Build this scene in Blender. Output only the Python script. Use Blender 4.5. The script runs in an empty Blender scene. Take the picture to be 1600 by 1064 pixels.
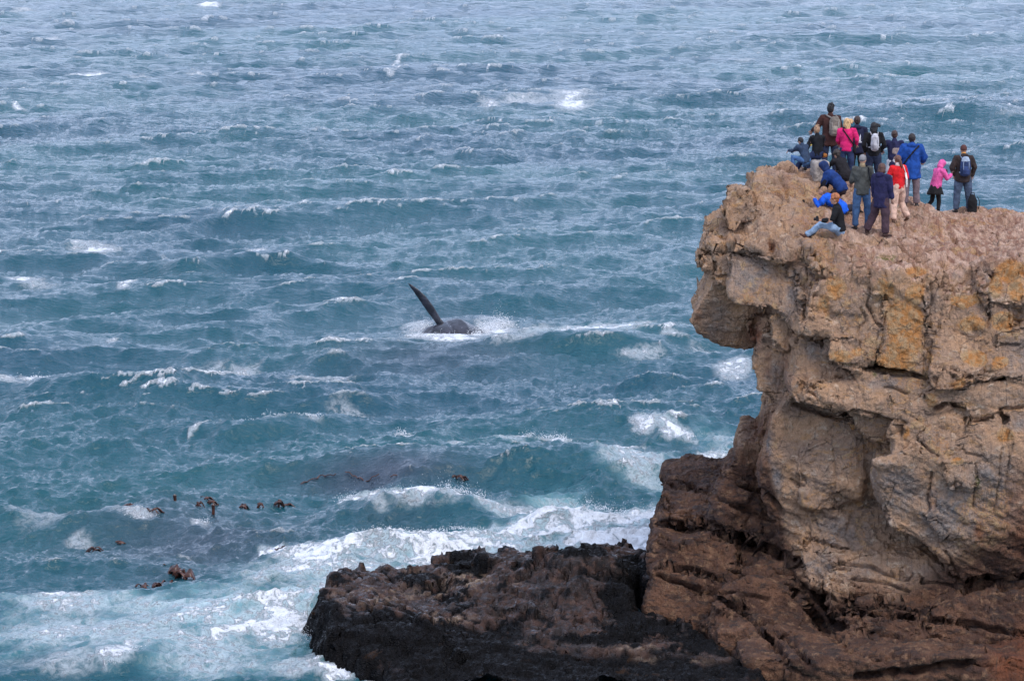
import bpy, bmesh, math, random, time
import numpy as np
from mathutils import Vector, Matrix
from mathutils.bvhtree import BVHTree
T0 = time.time()
rng = np.random.default_rng(7)
random.seed(7)
sc = bpy.context.scene
COL = sc.collection

# ------------------------------------------------------------------ camera
F, CX, CY, CAMZ = 5000.0, 800.0, 532.0, 18.0
PITCH = math.atan((CY + 200.0) / F)
cam_d = bpy.data.cameras.new('camera')
cam_d.sensor_width = 36.0
cam_d.lens = 36.0 * F / 1600.0
cam_d.clip_start = 1.0
cam_d.clip_end = 20000.0
cam = bpy.data.objects.new('camera', cam_d)
cam.location = (0, 0, CAMZ)
cam.rotation_euler = (math.pi / 2 - PITCH, 0, 0)
COL.objects.link(cam)
sc.camera = cam

# ------------------------------------------------------------------ sky and sun
SUN_EL, SUN_AZ = math.radians(52), math.radians(150)      # azimuth clockwise from +Y
world = bpy.data.worlds.new('World')
sc.world = world
world.use_nodes = True
wn, wl = world.node_tree.nodes, world.node_tree.links
bg = wn['Background']
sky = wn.new('ShaderNodeTexSky')
sky.sky_type = 'NISHITA'
sky.sun_disc = False
sky.sun_elevation = SUN_EL
sky.sun_rotation = SUN_AZ
sky.air_density = 1.0
sky.dust_density = 3.0
sky.ozone_density = 1.5
# overcast: a layer of pale cloud mixed over the clear sky
tc = wn.new('ShaderNodeTexCoord')
mp = wn.new('ShaderNodeMapping'); mp.inputs['Scale'].default_value = (1.2, 1.2, 4.0)
cn = wn.new('ShaderNodeTexNoise'); cn.inputs['Scale'].default_value = 2.2; cn.inputs['Detail'].default_value = 6
cr = wn.new('ShaderNodeValToRGB')
cr.color_ramp.elements[0].position = 0.30; cr.color_ramp.elements[0].color = (4.5, 5.9, 9.1, 1)
cr.color_ramp.elements[1].position = 0.72; cr.color_ramp.elements[1].color = (9.0, 10.0, 13.0, 1)
mx = wn.new('ShaderNodeMix'); mx.data_type = 'RGBA'; mx.inputs[0].default_value = 0.8
wl.new(tc.outputs['Generated'], mp.inputs[0]); wl.new(mp.outputs[0], cn.inputs['Vector'])
wl.new(cn.outputs['Fac'], cr.inputs[0])
wl.new(sky.outputs[0], mx.inputs[6]); wl.new(cr.outputs[0], mx.inputs[7])
wl.new(mx.outputs[2], bg.inputs['Color'])
bg.inputs['Strength'].default_value = 0.12
sl = bpy.data.lights.new('sun', 'SUN')
sl.energy = 1.5
sl.angle = math.radians(25)
sl.color = (1.0, 0.91, 0.80)
sun = bpy.data.objects.new('sun', sl)
sd = Vector((math.cos(SUN_EL) * math.sin(SUN_AZ), math.cos(SUN_EL) * math.cos(SUN_AZ), math.sin(SUN_EL)))
sun.rotation_euler = sd.to_track_quat('Z', 'Y').to_euler()
sun.location = (0, 0, 60)
COL.objects.link(sun)
vs = sc.view_settings
vs.view_transform = 'Standard'; vs.look = 'None'; vs.gamma = 1.0; vs.exposure = 0.3
vs.use_curve_mapping = False
sc.cycles.max_bounces = 6
sc.cycles.diffuse_bounces = 3

# ------------------------------------------------------------------ helpers
cp, sp = math.cos(PITCH), math.sin(PITCH)
def W(px, py, D):
    """world point seen at photo pixel (px, py) at distance D along +Y"""
    u, v = px - CX, CY - py
    dx, dy, dz = u, F * cp + v * sp, -F * sp + v * cp
    t = D / dy
    return Vector((dx * t, D, CAMZ + dz * t))
def PX(x, y, z):
    """photo pixel of world points (numpy)"""
    zz = z - CAMZ
    f = y * cp - zz * sp
    up = y * sp + zz * cp
    return CX + F * x / f, CY - F * up / f
def tag(o, label=None, cat=None, group=None, kind=None):
    if label: o['label'] = label
    if cat: o['category'] = cat
    if group: o['group'] = group
    if kind: o['kind'] = kind
    return o
def np_mesh(name, verts, faces, smooth=True):
    """faces: (n,3) or (n,4) int array"""
    me = bpy.data.meshes.new(name)
    verts = np.ascontiguousarray(verts, dtype=np.float32); faces = np.ascontiguousarray(faces, dtype=np.int32)
    n, k = faces.shape
    me.vertices.add(len(verts)); me.vertices.foreach_set('co', verts.ravel())
    me.loops.add(n * k); me.loops.foreach_set('vertex_index', faces.ravel())
    me.polygons.add(n)
    me.polygons.foreach_set('loop_start', np.arange(0, n * k, k, dtype=np.int32))
    me.polygons.foreach_set('loop_total', np.full(n, k, dtype=np.int32))
    me.update(calc_edges=True)
    if smooth: me.polygons.foreach_set('use_smooth', np.ones(n, dtype=bool))
    return me
def link(name, me, mat=None, parent=None):
    o = bpy.data.objects.new(name, me)
    if mat: me.materials.append(mat)
    COL.objects.link(o)
    if parent: o.parent = parent
    return o
def fattr(me, name, arr):
    a = me.attributes.new(name, 'FLOAT', 'POINT'); a.data.foreach_set('value', np.ascontiguousarray(arr, dtype=np.float32))
def sstep(a, b, x):
    t = np.clip((x - a) / (b - a), 0, 1); return t * t * (3 - 2 * t)
_G = np.random.default_rng(3).normal(size=(256, 3)); _G /= np.linalg.norm(_G, axis=1)[:, None]
def _hash(i, j, k, s):
    h = (i * 73856093) ^ (j * 19349663) ^ (k * 83492791) ^ (s * 2654435761)
    h = (h ^ (h >> 13)) * 1274126177
    return (h ^ (h >> 16)) & 0x7fffffff
def noise(P, s=0):
    Fl = np.floor(P).astype(np.int64); f = P - Fl
    w = f * f * f * (f * (f * 6 - 15) + 10)
    out = np.zeros(len(P))
    for a in (0, 1):
        for b in (0, 1):
            for c in (0, 1):
                g = _G[_hash(Fl[:, 0] + a, Fl[:, 1] + b, Fl[:, 2] + c, s) & 255]
                d = g[:, 0] * (f[:, 0] - a) + g[:, 1] * (f[:, 1] - b) + g[:, 2] * (f[:, 2] - c)
                out += d * (w[:, 0] if a else 1 - w[:, 0]) * (w[:, 1] if b else 1 - w[:, 1]) * (w[:, 2] if c else 1 - w[:, 2])
    return out * 1.5
def fbm(P, o=4, s=0, ridged=False):
    r = 0; a = 1.0; t = 0
    for i in range(o):
        n = noise(P * 2.03 ** i + i * 17.3, s + i)
        if ridged: n = 1 - 2 * np.abs(n)
        r = r + a * n; t += a; a *= 0.5
    return r / t
def worley(P, s=0, cheb=False):
    """F1, F2 distance, cell id hash in 0..1, vector to the nearest point"""
    Fl = np.floor(P).astype(np.int64); n = len(P)
    f1 = np.full(n, 9.0); f2 = np.full(n, 9.0); cid = np.zeros(n, dtype=np.int64); vec = np.zeros((n, 3))
    for a in (-1, 0, 1):
        for b in (-1, 0, 1):
            for c in (-1, 0, 1):
                I, J, K = Fl[:, 0] + a, Fl[:, 1] + b, Fl[:, 2] + c
                h = _hash(I, J, K, s)
                q = np.stack([I + (h & 1023) / 1023.0, J + ((h >> 10) & 1023) / 1023.0, K + ((h >> 20) & 1023) / 1023.0], 1)
                v = P - q; d = np.abs(v).max(1) * .8 + .2 * np.sqrt((v * v).sum(1)) if cheb else np.sqrt((v * v).sum(1))
                m = d < f1
                f2 = np.where(m, f1, np.minimum(f2, d)); cid = np.where(m, h, cid); vec[m] = v[m]; f1 = np.where(m, d, f1)
    return f1, f2, cid, vec
def seg_d(px, py, pts):
    """distance in pixels to a polyline and parameter along it"""
    best = np.full(px.shape, 1e9)
    for (x0, y0), (x1, y1) in zip(pts[:-1], pts[1:]):
        dx, dy = x1 - x0, y1 - y0
        t = np.clip(((px - x0) * dx + (py - y0) * dy) / (dx * dx + dy * dy + 1e-9), 0, 1)
        best = np.minimum(best, np.hypot(px - x0 - t * dx, py - y0 - t * dy))
    return best
class NT:
    """small node-tree builder"""
    def __init__(s, name):
        s.m = bpy.data.materials.new(name); s.m.use_nodes = True
        s.n = s.m.node_tree.nodes; s.l = s.m.node_tree.links
        s.b = s.n['Principled BSDF']; s.tc = s.n.new('ShaderNodeTexCoord')
    def set(s, sock, v):
        if hasattr(v, 'links') or isinstance(v, bpy.types.NodeSocket): s.l.new(v, sock)
        else: sock.default_value = v
    def p(s, **k):
        for a, v in k.items(): s.set(s.b.inputs[a.replace('_', ' ')], v)
    def obj(s, scale=(1, 1, 1), rot=(0, 0, 0)):
        m = s.n.new('ShaderNodeMapping'); m.inputs['Scale'].default_value = scale; m.inputs['Rotation'].default_value = rot
        s.l.new(s.tc.outputs['Object'], m.inputs[0]); return m.outputs[0]
    def noise(s, vec, scale, detail=4, rough=0.55, dist=0.0):
        t = s.n.new('ShaderNodeTexNoise'); s.l.new(vec, t.inputs['Vector'])
        t.inputs['Scale'].default_value = scale; t.inputs['Detail'].default_value = detail
        t.inputs['Roughness'].default_value = rough; t.inputs['Distortion'].default_value = dist
        return t.outputs['Fac']
    def vor(s, vec, scale, feat='DISTANCE_TO_EDGE', rnd=1.0):
        t = s.n.new('ShaderNodeTexVoronoi'); t.feature = feat; s.l.new(vec, t.inputs['Vector'])
        t.inputs['Scale'].default_value = scale; t.inputs['Randomness'].default_value = rnd
        return t.outputs['Distance']
    def attr(s, name):
        t = s.n.new('ShaderNodeAttribute'); t.attribute_name = name; return t.outputs['Fac']
    def math(s, op, a, b=0.0, c=0.0, clamp=False):
        t = s.n.new('ShaderNodeMath'); t.operation = op; t.use_clamp = clamp
        s.set(t.inputs[0], a); s.set(t.inputs[1], b); s.set(t.inputs[2], c); return t.outputs[0]
    def ramp(s, v, a, b, lo=0.0, hi=1.0, smooth=True):
        t = s.n.new('ShaderNodeMapRange'); t.interpolation_type = 'SMOOTHSTEP' if smooth else 'LINEAR'
        s.set(t.inputs[0], v); s.set(t.inputs[1], a); s.set(t.inputs[2], b); t.inputs[3].default_value = lo; t.inputs[4].default_value = hi
        return t.outputs[0]
    def mix(s, f, a, b):
        t = s.n.new('ShaderNodeMix'); t.data_type = 'RGBA'
        s.set(t.inputs[0], f)
        for i, v in ((6, a), (7, b)):
            if isinstance(v, tuple): t.inputs[i].default_value = (*v[:3], 1)
            else: s.l.new(v, t.inputs[i])
        return t.outputs[2]
    def bump(s, h, dist, strength=1.0, normal=None):
        t = s.n.new('ShaderNodeBump'); s.set(t.inputs['Height'], h); t.inputs['Distance'].default_value = dist
        t.inputs['Strength'].default_value = strength
        if normal: s.l.new(normal, t.inputs['Normal'])
        s.l.new(t.outputs[0], s.b.inputs['Normal']); return t.outputs[0]

# ------------------------------------------------------------------ sea surface
def spectrum(N, L, kcut, c=None, std=None, seed=1, wdir=(0.42, -0.9), lp=22.0, kmax=None):
    r = np.random.default_rng(seed)
    k1 = 2 * np.pi * np.fft.fftfreq(N, L / N)
    kx, ky = np.meshgrid(k1, k1, indexing='ij')
    k = np.hypot(kx, ky); k[0, 0] = 1e-6
    kp = 2 * np.pi / lp
    ca = (kx * wdir[0] + ky * wdir[1]) / np.hypot(*wdir) / k
    spread = np.where(k < kp * 3, np.abs(ca) ** 5, 0.78 * np.abs(ca) ** 2.2 + 0.12)
    Pk = np.exp(-1.2 * (kp / k) ** 2) / k ** 3.5 * spread * (k > kcut)
    if kmax: Pk *= np.exp(-(k / kmax) ** 4)
    Pk[0, 0] = 0
    h = (r.normal(size=(N, N)) + 1j * r.normal(size=(N, N))) * np.sqrt(Pk) * (2 * np.pi / L)
    H = np.fft.ifft2(h) * N * N
    if c is None: c = std / H.real.std()
    h *= c
    f = lambda q: (np.fft.ifft2(q).real * N * N).astype(np.float32)
    D = dict(h=f(h), dx=f(-1j * kx / k * h), dy=f(-1j * ky / k * h))
    D['J'] = (f(kx * kx / k * h) + f(ky * ky / k * h))        # -divergence of the choppy displacement sign folded in below
    D['L'] = L; D['N'] = N
    return D, c
def samp(A, x, y, key):
    N, L = A['N'], A['L']; g = A[key]
    u = x / L * N; v = y / L * N
    i = np.floor(u).astype(np.int64); j = np.floor(v).astype(np.int64); fu = (u - i).astype(np.float32); fv = (v - j).astype(np.float32)
    i0 = i % N; i1 = (i + 1) % N; j0 = j % N; j1 = (j + 1) % N
    return (g[i0, j0] * (1 - fu) + g[i1, j0] * fu) * (1 - fv) + (g[i0, j1] * (1 - fu) + g[i1, j1] * fu) * fv
SA, cc = spectrum(2048, 431.0, 0.0, std=0.235, seed=11, kmax=2 * np.pi / 0.9)
SB, _ = spectrum(1024, 67.0, 2 * np.pi / 0.9, c=cc * 1.45, seed=5)
# crests that the photograph shows: (px, py, half length m, half depth m, height m, slant)
CRESTS = [(265, 425, 2.6, 1.5, 0.75, -.05), (425, 418, 2.6, 1.3, 0.7, .1), (90, 615, 4.5, 1.6, 0.85, -.05), (425, 668, 2.4, 1.0, 0.5, .1),
          (1450, 188, 9.0, 3.5, 1.15, -.12), (820, 195, 6.0, 3.0, 0.7, 0), (700, 738, 4.0, 1.6, 0.75, -.1), (950, 735, 2.6, 1.3, 0.7, 0), (900, 548, 3.6, 1.3, 0.55, 0),
          (640, 795, 2.6, 0.9, 0.75, .05), (850, 812, 3.0, 1.0, 0.4, .1), (250, 815, 4.0, 1.3, 0.6, -.1), (590, 872, 2.0, .7, .4, .1),
          (1210, 62, 12., 5., .9, 0), (1230, 270, 4, 2, .5, .1), (490, 960, 1.5, .7, .35, .2), (190, 1040, 1.6, .6, .35, .3),
          (560, 655, 3, 1.2, .35, .1), (1020, 600, 2.5, 1.1, .4, 0), (700, 500, 3, 1.0, .15, 0)]
WHALE = (-2.58, 125.6)
def sea_fields(x, y):
    d = np.hypot(x, y)
    fb = 1 - sstep(170, 380, d)
    near = 1 - 0.35 * sstep(92, 74, d)
    h = samp(SA, x, y, 'h') * near; dx = samp(SA, x, y, 'dx') * near; dy = samp(SA, x, y, 'dy') * near; J = samp(SA, x, y, 'J') * near
    h2 = samp(SB, x, y, 'h'); dx2 = samp(SB, x, y, 'dx'); dy2 = samp(SB, x, y, 'dy'); J2 = samp(SB, x, y, 'J')
    gust = 0.75 + 0.5 * samp(SA, x * 0.23 + 51, y * 0.17 + 90, 'h') / 0.215 * 0.5
    gust = np.clip(gust, 0.55, 1.4) * fb
    h = h + h2 * gust; dx = dx + .45 * dx2 * gust; dy = dy + .45 * dy2 * gust; J = J + 0.15 * J2
    wp = 1 - .6 * np.exp(-(((x - WHALE[0]) / 4) ** 2 + ((y - WHALE[1]) / 6) ** 2))
    h = h * wp; dy = dy * wp; dx = dx * wp
    for (cx, cy, lx, ly, hh, sl_) in CRESTS:
        c = W(cx, cy, 1.0); t = CAMZ / (CAMZ - c.z); X0, Y0 = c.x * t, t
        u = (x - X0); v = (y - Y0) - sl_ * u
        bend = 0.10 * u * u / lx
        v = v + bend + 0.25 * ly * np.sin(u * 1.7 / ly + cx)
        e = np.exp(-(u / lx) ** 2)
        s = v / ly
        prof = np.where(s < 0, np.exp(-(s * 1.25) ** 2), np.exp(-(s * 0.7) ** 2))
        h = h + hh * e * prof
        dy = dy + 0.35 * hh * e * np.exp(-s * s)
    return h, dx, dy, J
CH = 1.05
def make_sea():
    cols = np.concatenate([np.linspace(-0.75, -0.20, 60)[:-1], np.linspace(-0.20, 0.20, 980), np.linspace(0.20, 0.75, 60)[1:]])
    inv = np.linspace(1 / 60.0, 1 / 470.0, 900)
    rows = np.concatenate([[20, 40, 52], 1 / inv, 1 / np.linspace(1 / 471.0, 1 / 9000.0, 90)])
    Y, A = np.meshgrid(rows, cols, indexing='ij')
    X = A * Y
    nr, nc = X.shape
    x, y = X.ravel(), Y.ravel()
    h, dx, dy, J = sea_fields(x, y)
    far = 1 - sstep(900, 3000, y)
    h = h * far; dx = dx * far; dy = dy * far
    V = np.stack([x - CH * dx, y - CH * dy, h], 1)
    idx = np.arange(nr * nc).reshape(nr, nc)
    Fc = np.stack([idx[:-1, :-1], idx[:-1, 1:], idx[1:, 1:], idx[1:, :-1]], -1).reshape(-1, 4)
    me = np_mesh('sea', V, Fc)
    px, py = PX(x, y, np.zeros_like(x))
    # ---- foam: wind-torn crests, plus the patches the photograph shows
    crest = sstep(1.2, 1.8, J / 0.30) * sstep(0.15, 0.5, h)
    foam = crest * 0.75 * (1 - 0.3 * sstep(250, 600, y))
    aqua = np.zeros_like(x); calm = np.zeros_like(x)
    wob = samp(SA, x * 2.1 + 30, y * 1.3, 'h') / 0.215
    wob2 = samp(SA, x * 5.1 + 30, y * 3.3, 'h') / 0.215
    def ell(cx, cy, rx, ry, d, ang=0.0, aq=0.0):
        nonlocal foam, aqua
        c, s = math.cos(ang), math.sin(ang)
        u = ((px - cx) * c + (py - cy) * s) / rx; v = (-(px - cx) * s + (py - cy) * c) / ry
        q = np.sqrt(u * u + v * v) + 0.16 * wob + 0.12 * wob2
        m = 1 - sstep(0.1, 1.5, q)
        foam = np.maximum(foam, m * d)
        if aq: aqua = np.maximum(aqua, (1 - sstep(0.3, 1.35, q)) * aq)
    def strip(pts, w, d, aq=0.0):
        nonlocal foam, aqua
        q = seg_d(px, py, pts) / w + 0.2 * wob + 0.15 * wob2
        foam = np.maximum(foam, (1 - sstep(0.1, 1.6, q)) * d)
        if aq: aqua = np.maximum(aqua, (1 - sstep(0.3, 1.4, q)) * aq)
    for c in FOAM_E: ell(*c)
    for c in FOAM_S: strip(*c)
    fattr(me, 'far', sstep(110, 260, y)); fattr(me, 'foam', foam); fattr(me, 'aqua', aqua)
    # thicker, cleaner water where kelp lies: brownish patches
    kp_ = np.zeros_like(x)
    for (cx, cy, rx, ry, d) in [(690, 560, 150, 22, .5), (300, 845, 190, 60, .7), (590, 747, 130, 14, .85), (700, 500, 60, 26, .5), (250, 905, 60, 22, .4), (600, 800, 80, 30, .3), (470,870,60,20,.3)]:
        kp_ = np.maximum(kp_, d * np.exp(-((px - cx) / rx) ** 2 - ((py - cy) / ry) ** 2))
    fattr(me, 'murk', kp_)
    return me
FOAM_E = [  # px, py, rx, ry, density, angle, aqua
 (323, 10, 26, 3.0, 1.0), (95, 62, 40, 2.4, .85), (40, 16, 25, 2.5, .7), (132, 116, 30, 3.5, .95), (225, 119, 22, 2.5, .6), (305, 120, 26, 4, 1.0), (512, 107, 28, 3.2, .9),
 (612, 102, 12, 3, .9, -.5), (625, 92, 9, 3, .9, -.6), (614, 118, 12, 2, .7), (28, 170, 12, 2.5, .9, .2), (765, 166, 18, 10, .75), (895, 160, 36, 15, 1.0), (830, 158, 45, 7, .7),
 (600, 314, 20, 4, .9), (270, 251, 20, 2, .7), (405, 252, 14, 3, .8), (855, 278, 16, 2.5, .75), (150, 390, 42, 12, .92), (30, 436, 46, 6, .85), (55, 444, 30, 10, .6),
 (402, 400, 14, 9, 1.0), (270, 407, 14, 4, .95, .5), (195, 449, 16, 6, .85, -.5), (62, 606, 36, 8, 1.0, -.1), (18, 612, 30, 5, .8), (350, 575, 70, 12, .66), (180, 532, 14, 6, .7), (215,120,20,3,.5),
 (370, 660, 22, 5, .9), (430, 660, 34, 6, .85), (490, 657, 26, 5, .9), (626, 676, 12, 8, .95), (500, 590, 60, 9, .6), (560, 640, 60, 7, .55),
 (870, 692, 36, 12, 1.0, 0, .2), (820, 690, 30, 7, .85), (945, 520, 110, 20, .93, 0, .35), (880, 532, 60, 12, .8, 0, .3), (1060, 512, 55, 9, .8, 0, .2), (1055, 534, 30, 6, .9), (1120, 548, 50, 9, .75), (1150, 572, 30, 16, .7), (1010, 556, 50, 6, .6),
 (1580, 183, 34, 9, .95), (1545, 178, 20, 5, .7), (1500, 99, 10, 2, .9), (1440, 128, 30, 2, .5), (1595, 290, 14, 3, .8), (1060, 320, 60, 4, .4), (1165, 95, 30, 3, .5), (1460, 260, 30, 4, .4),(1385, 105, 30, 3, .5),
 (1000, 672, 22, 7, .95), (1062, 678, 28, 6, .95), (985, 698, 26, 7, .9), (920, 715, 30, 10, .7, 0, .3), (1120, 716, 30, 12, .9), (1000, 735, 70, 26, .66, .3, .45), (700, 872, 160, 22, .95, -.05, .8), (880, 838, 130, 24, .95, -.05, .9), (960, 866, 90, 18, 1.1, .1, .7), (260, 960, 200, 22, .62, .05, .7), (120, 1000, 160, 40, .6, 0, .5), (330, 1010, 180, 40, .62, 0, .6), (470, 905, 120, 34, .8, -.1, .6),
 (640, 788, 110, 14, 1.02, .12, .3), (560, 790, 40, 8, .95, .2, .2), (770, 796, 70, 13, .85, .1, .6), (985, 808, 70, 22, 1.0, -.1, .9), (905, 800, 60, 26, .8, 0, .9), (820, 840, 120, 26, .78, -.05, 1.0),
 (1000, 850, 60, 26, 1.1, 0, .6), (880, 785, 80, 14, .5, 0, .8), (640, 845, 90, 14, .95, -.1, .6), (540, 858, 60, 10, .9, 0, .4), (720, 830, 60, 10, .95, -.2, .8), (940, 845, 70, 20, .9, 0, .9),
 (760, 865, 120, 20, .85, 0, .9), (600, 880, 60, 16, .75, 0, .5), (480, 880, 70, 16, .95, .05, .6), (560, 905, 90, 22, .75, 0, .7), (440, 905, 100, 24, .72, 0, .5), (520, 930, 60, 25, .8, 0, .7),
 (400, 960, 150, 36, .72, 0, .9), (320, 975, 100, 34, .74, 0, 1.0), (440, 985, 60, 32, 1.05, -.2, .6), (380, 995, 80, 14, .85, -.15, .5), (250, 985, 110, 30, .68, 0, .6), (90, 938, 60, 12, .85, .1, .2), (110, 960, 80, 16, .66, 0, .2),
 (180, 1000, 120, 22, .66, 0, .4), (60, 1000, 90, 26, .52, 0, .2), (190, 1040, 40, 10, 1.0, -.15, .3), (215, 1025, 24, 8, .9, -.5), (90, 1046, 90, 14, .5), (330, 1035, 100, 18, .6, 0, .3), (470, 1040, 60, 20, .6),
 (215, 808, 34, 7, .66), (130, 828, 30, 6, .45), (315, 812, 16, 6, .66), (60, 805, 60, 14, .4), (290, 874, 20, 4, .55), (690, 526, 66, 9, .95), (655, 512, 32, 14, .9), (700, 533, 50, 4, .9), (770, 505, 40, 12, 1.0), (745, 516, 26, 7, 1.0), (860, 505, 70, 10, .55), (800, 545, 60, 8, .45),
 (495, 1030, 30, 20, .7), (540, 1052, 50, 12, .85), (590, 1058, 30, 8, .8), (1130,700,40,30,.5,0,.4), (1150,725,20,10,.9)]
FOAM_S = [([(520, 783), (600, 776), (660, 779), (760, 796), (860, 794)], 10, 1.05, .4), ([(540, 868), (640, 846), (700, 842), (800, 826), (880, 808)], 9, 1.0, .8),
 ([(900, 820), (960, 798), (1030, 790)], 16, 1.05, .8), ([(400, 868), (470, 872), (520, 868)], 9, .9, .4), ([(350, 1000), (430, 985), (500, 985)], 16, 1.02, .5),
 ([(700, 690), (760, 688), (880, 712)], 5, .6, .2), ([(1005, 668), (1090, 680)], 5, .7, .2), ([(300, 674), (350, 660), (400, 662)], 3, .8), ([(955, 700), (1010, 692)], 5, .8)]

def water_material():
    t = NT('sea_water')
    v = t.obj()
    foam, aqua, murk = t.attr('foam'), t.attr('aqua'), t.attr('murk')
    # fine ripples, crests roughly across the wind
    r1 = t.noise(t.obj((1.0, 2.2, 1.0), (0, 0, 0.42)), 2.6, 5, 0.62, 0.4)
    r2 = t.noise(t.obj((1.0, 1.8, 1.0), (0, 0, 0.1)), 0.75, 3, 0.6, 0.3)
    r3 = t.noise(t.obj((1.0, 2.0, 1.0), (0, 0, 0.2)), 0.28, 4, 0.65, 0.3)
    hgt = t.math('ADD', t.math('MULTIPLY', r1, 0.15), t.math('MULTIPLY', r2, 0.34))
    hgt = t.math('ADD', hgt, t.math('MULTIPLY', t.math('MULTIPLY', r3, t.attr('far')), 1.3))
    # foam lace
    n1 = t.noise(t.obj((1.0, 0.75, 1.0), (0, 0, 0.4)), 1.1, 7, 0.62, 1.2)
    n2 = t.noise(t.obj((1.0, 0.8, 1.0), (0, 0, 0.3)), 4.2, 5, 0.65, 0.8)
    rid = t.math('ABSOLUTE', t.math('SUBTRACT', n1, 0.5))
    rid = t.math('SUBTRACT', 0.5, t.math('MULTIPLY', rid, 3.4))          # bright along marbling lines
    tex = t.math('ADD', t.math('MULTIPLY', rid, 0.62), t.math('MULTIPLY', t.math('SUBTRACT', n2, 0.5), 1.3))
    s = t.math('ADD', t.math('MULTIPLY', foam, 1.45), t.math('MULTIPLY', tex, 1.6))
    f = t.math('MULTIPLY', t.ramp(s, 0.95, 1.62), t.ramp(foam, 0.06, 0.3))
    veil = t.math('MULTIPLY', t.ramp(s, 0.35, 1.25), t.ramp(foam, 0.1, 0.5))
    f = t.math('MAXIMUM', f, t.math('MULTIPLY', veil, 0.42))
    # sparse flecks everywhere
    n3 = t.noise(t.obj((1, .6, 1), (0, 0, .3)), 3.3, 6, 0.7, 0.5)
    n4 = t.noise(v, 0.11, 4, 0.6, 0.5)
    fl = t.math('MULTIPLY', t.ramp(n3, 0.69, 0.75), t.ramp(n4, 0.5, 0.66))
    f = t.math('MAXIMUM', f, t.math('MULTIPLY', fl, 0.55))
    big = t.noise(v, 0.02, 3, 0.6, 0.2)
    deep = t.mix(t.ramp(big, 0.35, 0.65), (0.004, 0.056, 0.088), (0.006, 0.082, 0.098))
    deep = t.mix(murk, deep, (0.035, 0.045, 0.07))
    aq = t.mix(t.ramp(n1, .35, .65), (0.10, 0.33, 0.36), (0.28, 0.52, 0.56))
    col = t.mix(t.math('MULTIPLY', aqua, 0.8), deep, aq)
    col = t.mix(t.math('MULTIPLY', t.ramp(foam, .2, 1.), .35), col, (0.25, 0.38, 0.43))
    col = t.mix(f, col, (0.80, 0.83, 0.86))
    t.p(Base_Color=col, Roughness=t.math('ADD', 0.05, t.math('MULTIPLY', f, 0.7)), IOR=1.38)
    hh = t.math('ADD', hgt, t.math('MULTIPLY', f, t.math('ADD', 0.05, t.math('MULTIPLY', n2, 0.3))))
    t.bump(hh, 0.5, 1.0)
    return t.m
sea = link('sea', make_sea(), water_material())
tag(sea, kind='structure')
print('sea', time.time() - T0)

# ------------------------------------------------------------------ cliff
TOPC = [(1195, 268, 79), (1230, 262, 80), (1262, 270, 80.5), (1284, 276, 80), (1310, 288, 81), (1345, 358, 77), (1375, 370, 75.5), (1405, 350, 77.5),
        (1425, 320, 81), (1335, 290, 82.5), (1362, 294, 81.5), (1465, 345, 82), (1445, 340, 83), (1505, 332, 85), (1550, 340, 86.5), (1600, 341, 88),
        (1600, 375, 81), (1600, 402, 75), (1540, 424, 73.6), (1450, 434, 73.2), (1380, 418, 73.5), (1300, 395, 74.6), (1245, 390, 75), (1325, 368, 75.3),
        (1240, 332, 77.5), (1200, 305, 77.6), (1290, 338, 77.2), (1480, 385, 78), (1420, 375, 77), (1700, 345, 88), (1700, 400, 75), (1250, 285, 82.5), (1330, 315, 84.5), (1430, 345, 84), (1510, 352, 88.5), (1610, 358, 92), (1180, 300, 80.5)]
_tp = [W(*c) for c in TOPC]
TX = np.array([[p.x, p.y] for p in _tp]); TZ = np.array([p.z for p in _tp])
_n = len(TX); _K = np.zeros((_n + 3, _n + 3))
_K[:_n, :_n] = np.sqrt((TX[:, None, 0] - TX[None, :, 0]) ** 2 + ((TX[:, None, 1] - TX[None, :, 1]) * 0.8) ** 2 + 0.3) - np.eye(_n) * .12
_K[:_n, _n] = 1; _K[:_n, _n + 1:] = TX; _K[_n, :_n] = 1; _K[_n + 1:, :_n] = TX.T
RBF = np.linalg.solve(_K, np.concatenate([TZ, [0, 0, 0]]))
def topz(x, y):
    x = np.asarray(x, float); y = np.asarray(y, float)
    rr = np.sqrt((x[..., None] - TX[:, 0]) ** 2 + ((y[..., None] - TX[:, 1]) * 0.8) ** 2 + 0.3)
    return rr @ RBF[:-3] + RBF[-3] + RBF[-2] * x + RBF[-1] * y - 0.05
bv, bf = [], []
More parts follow.
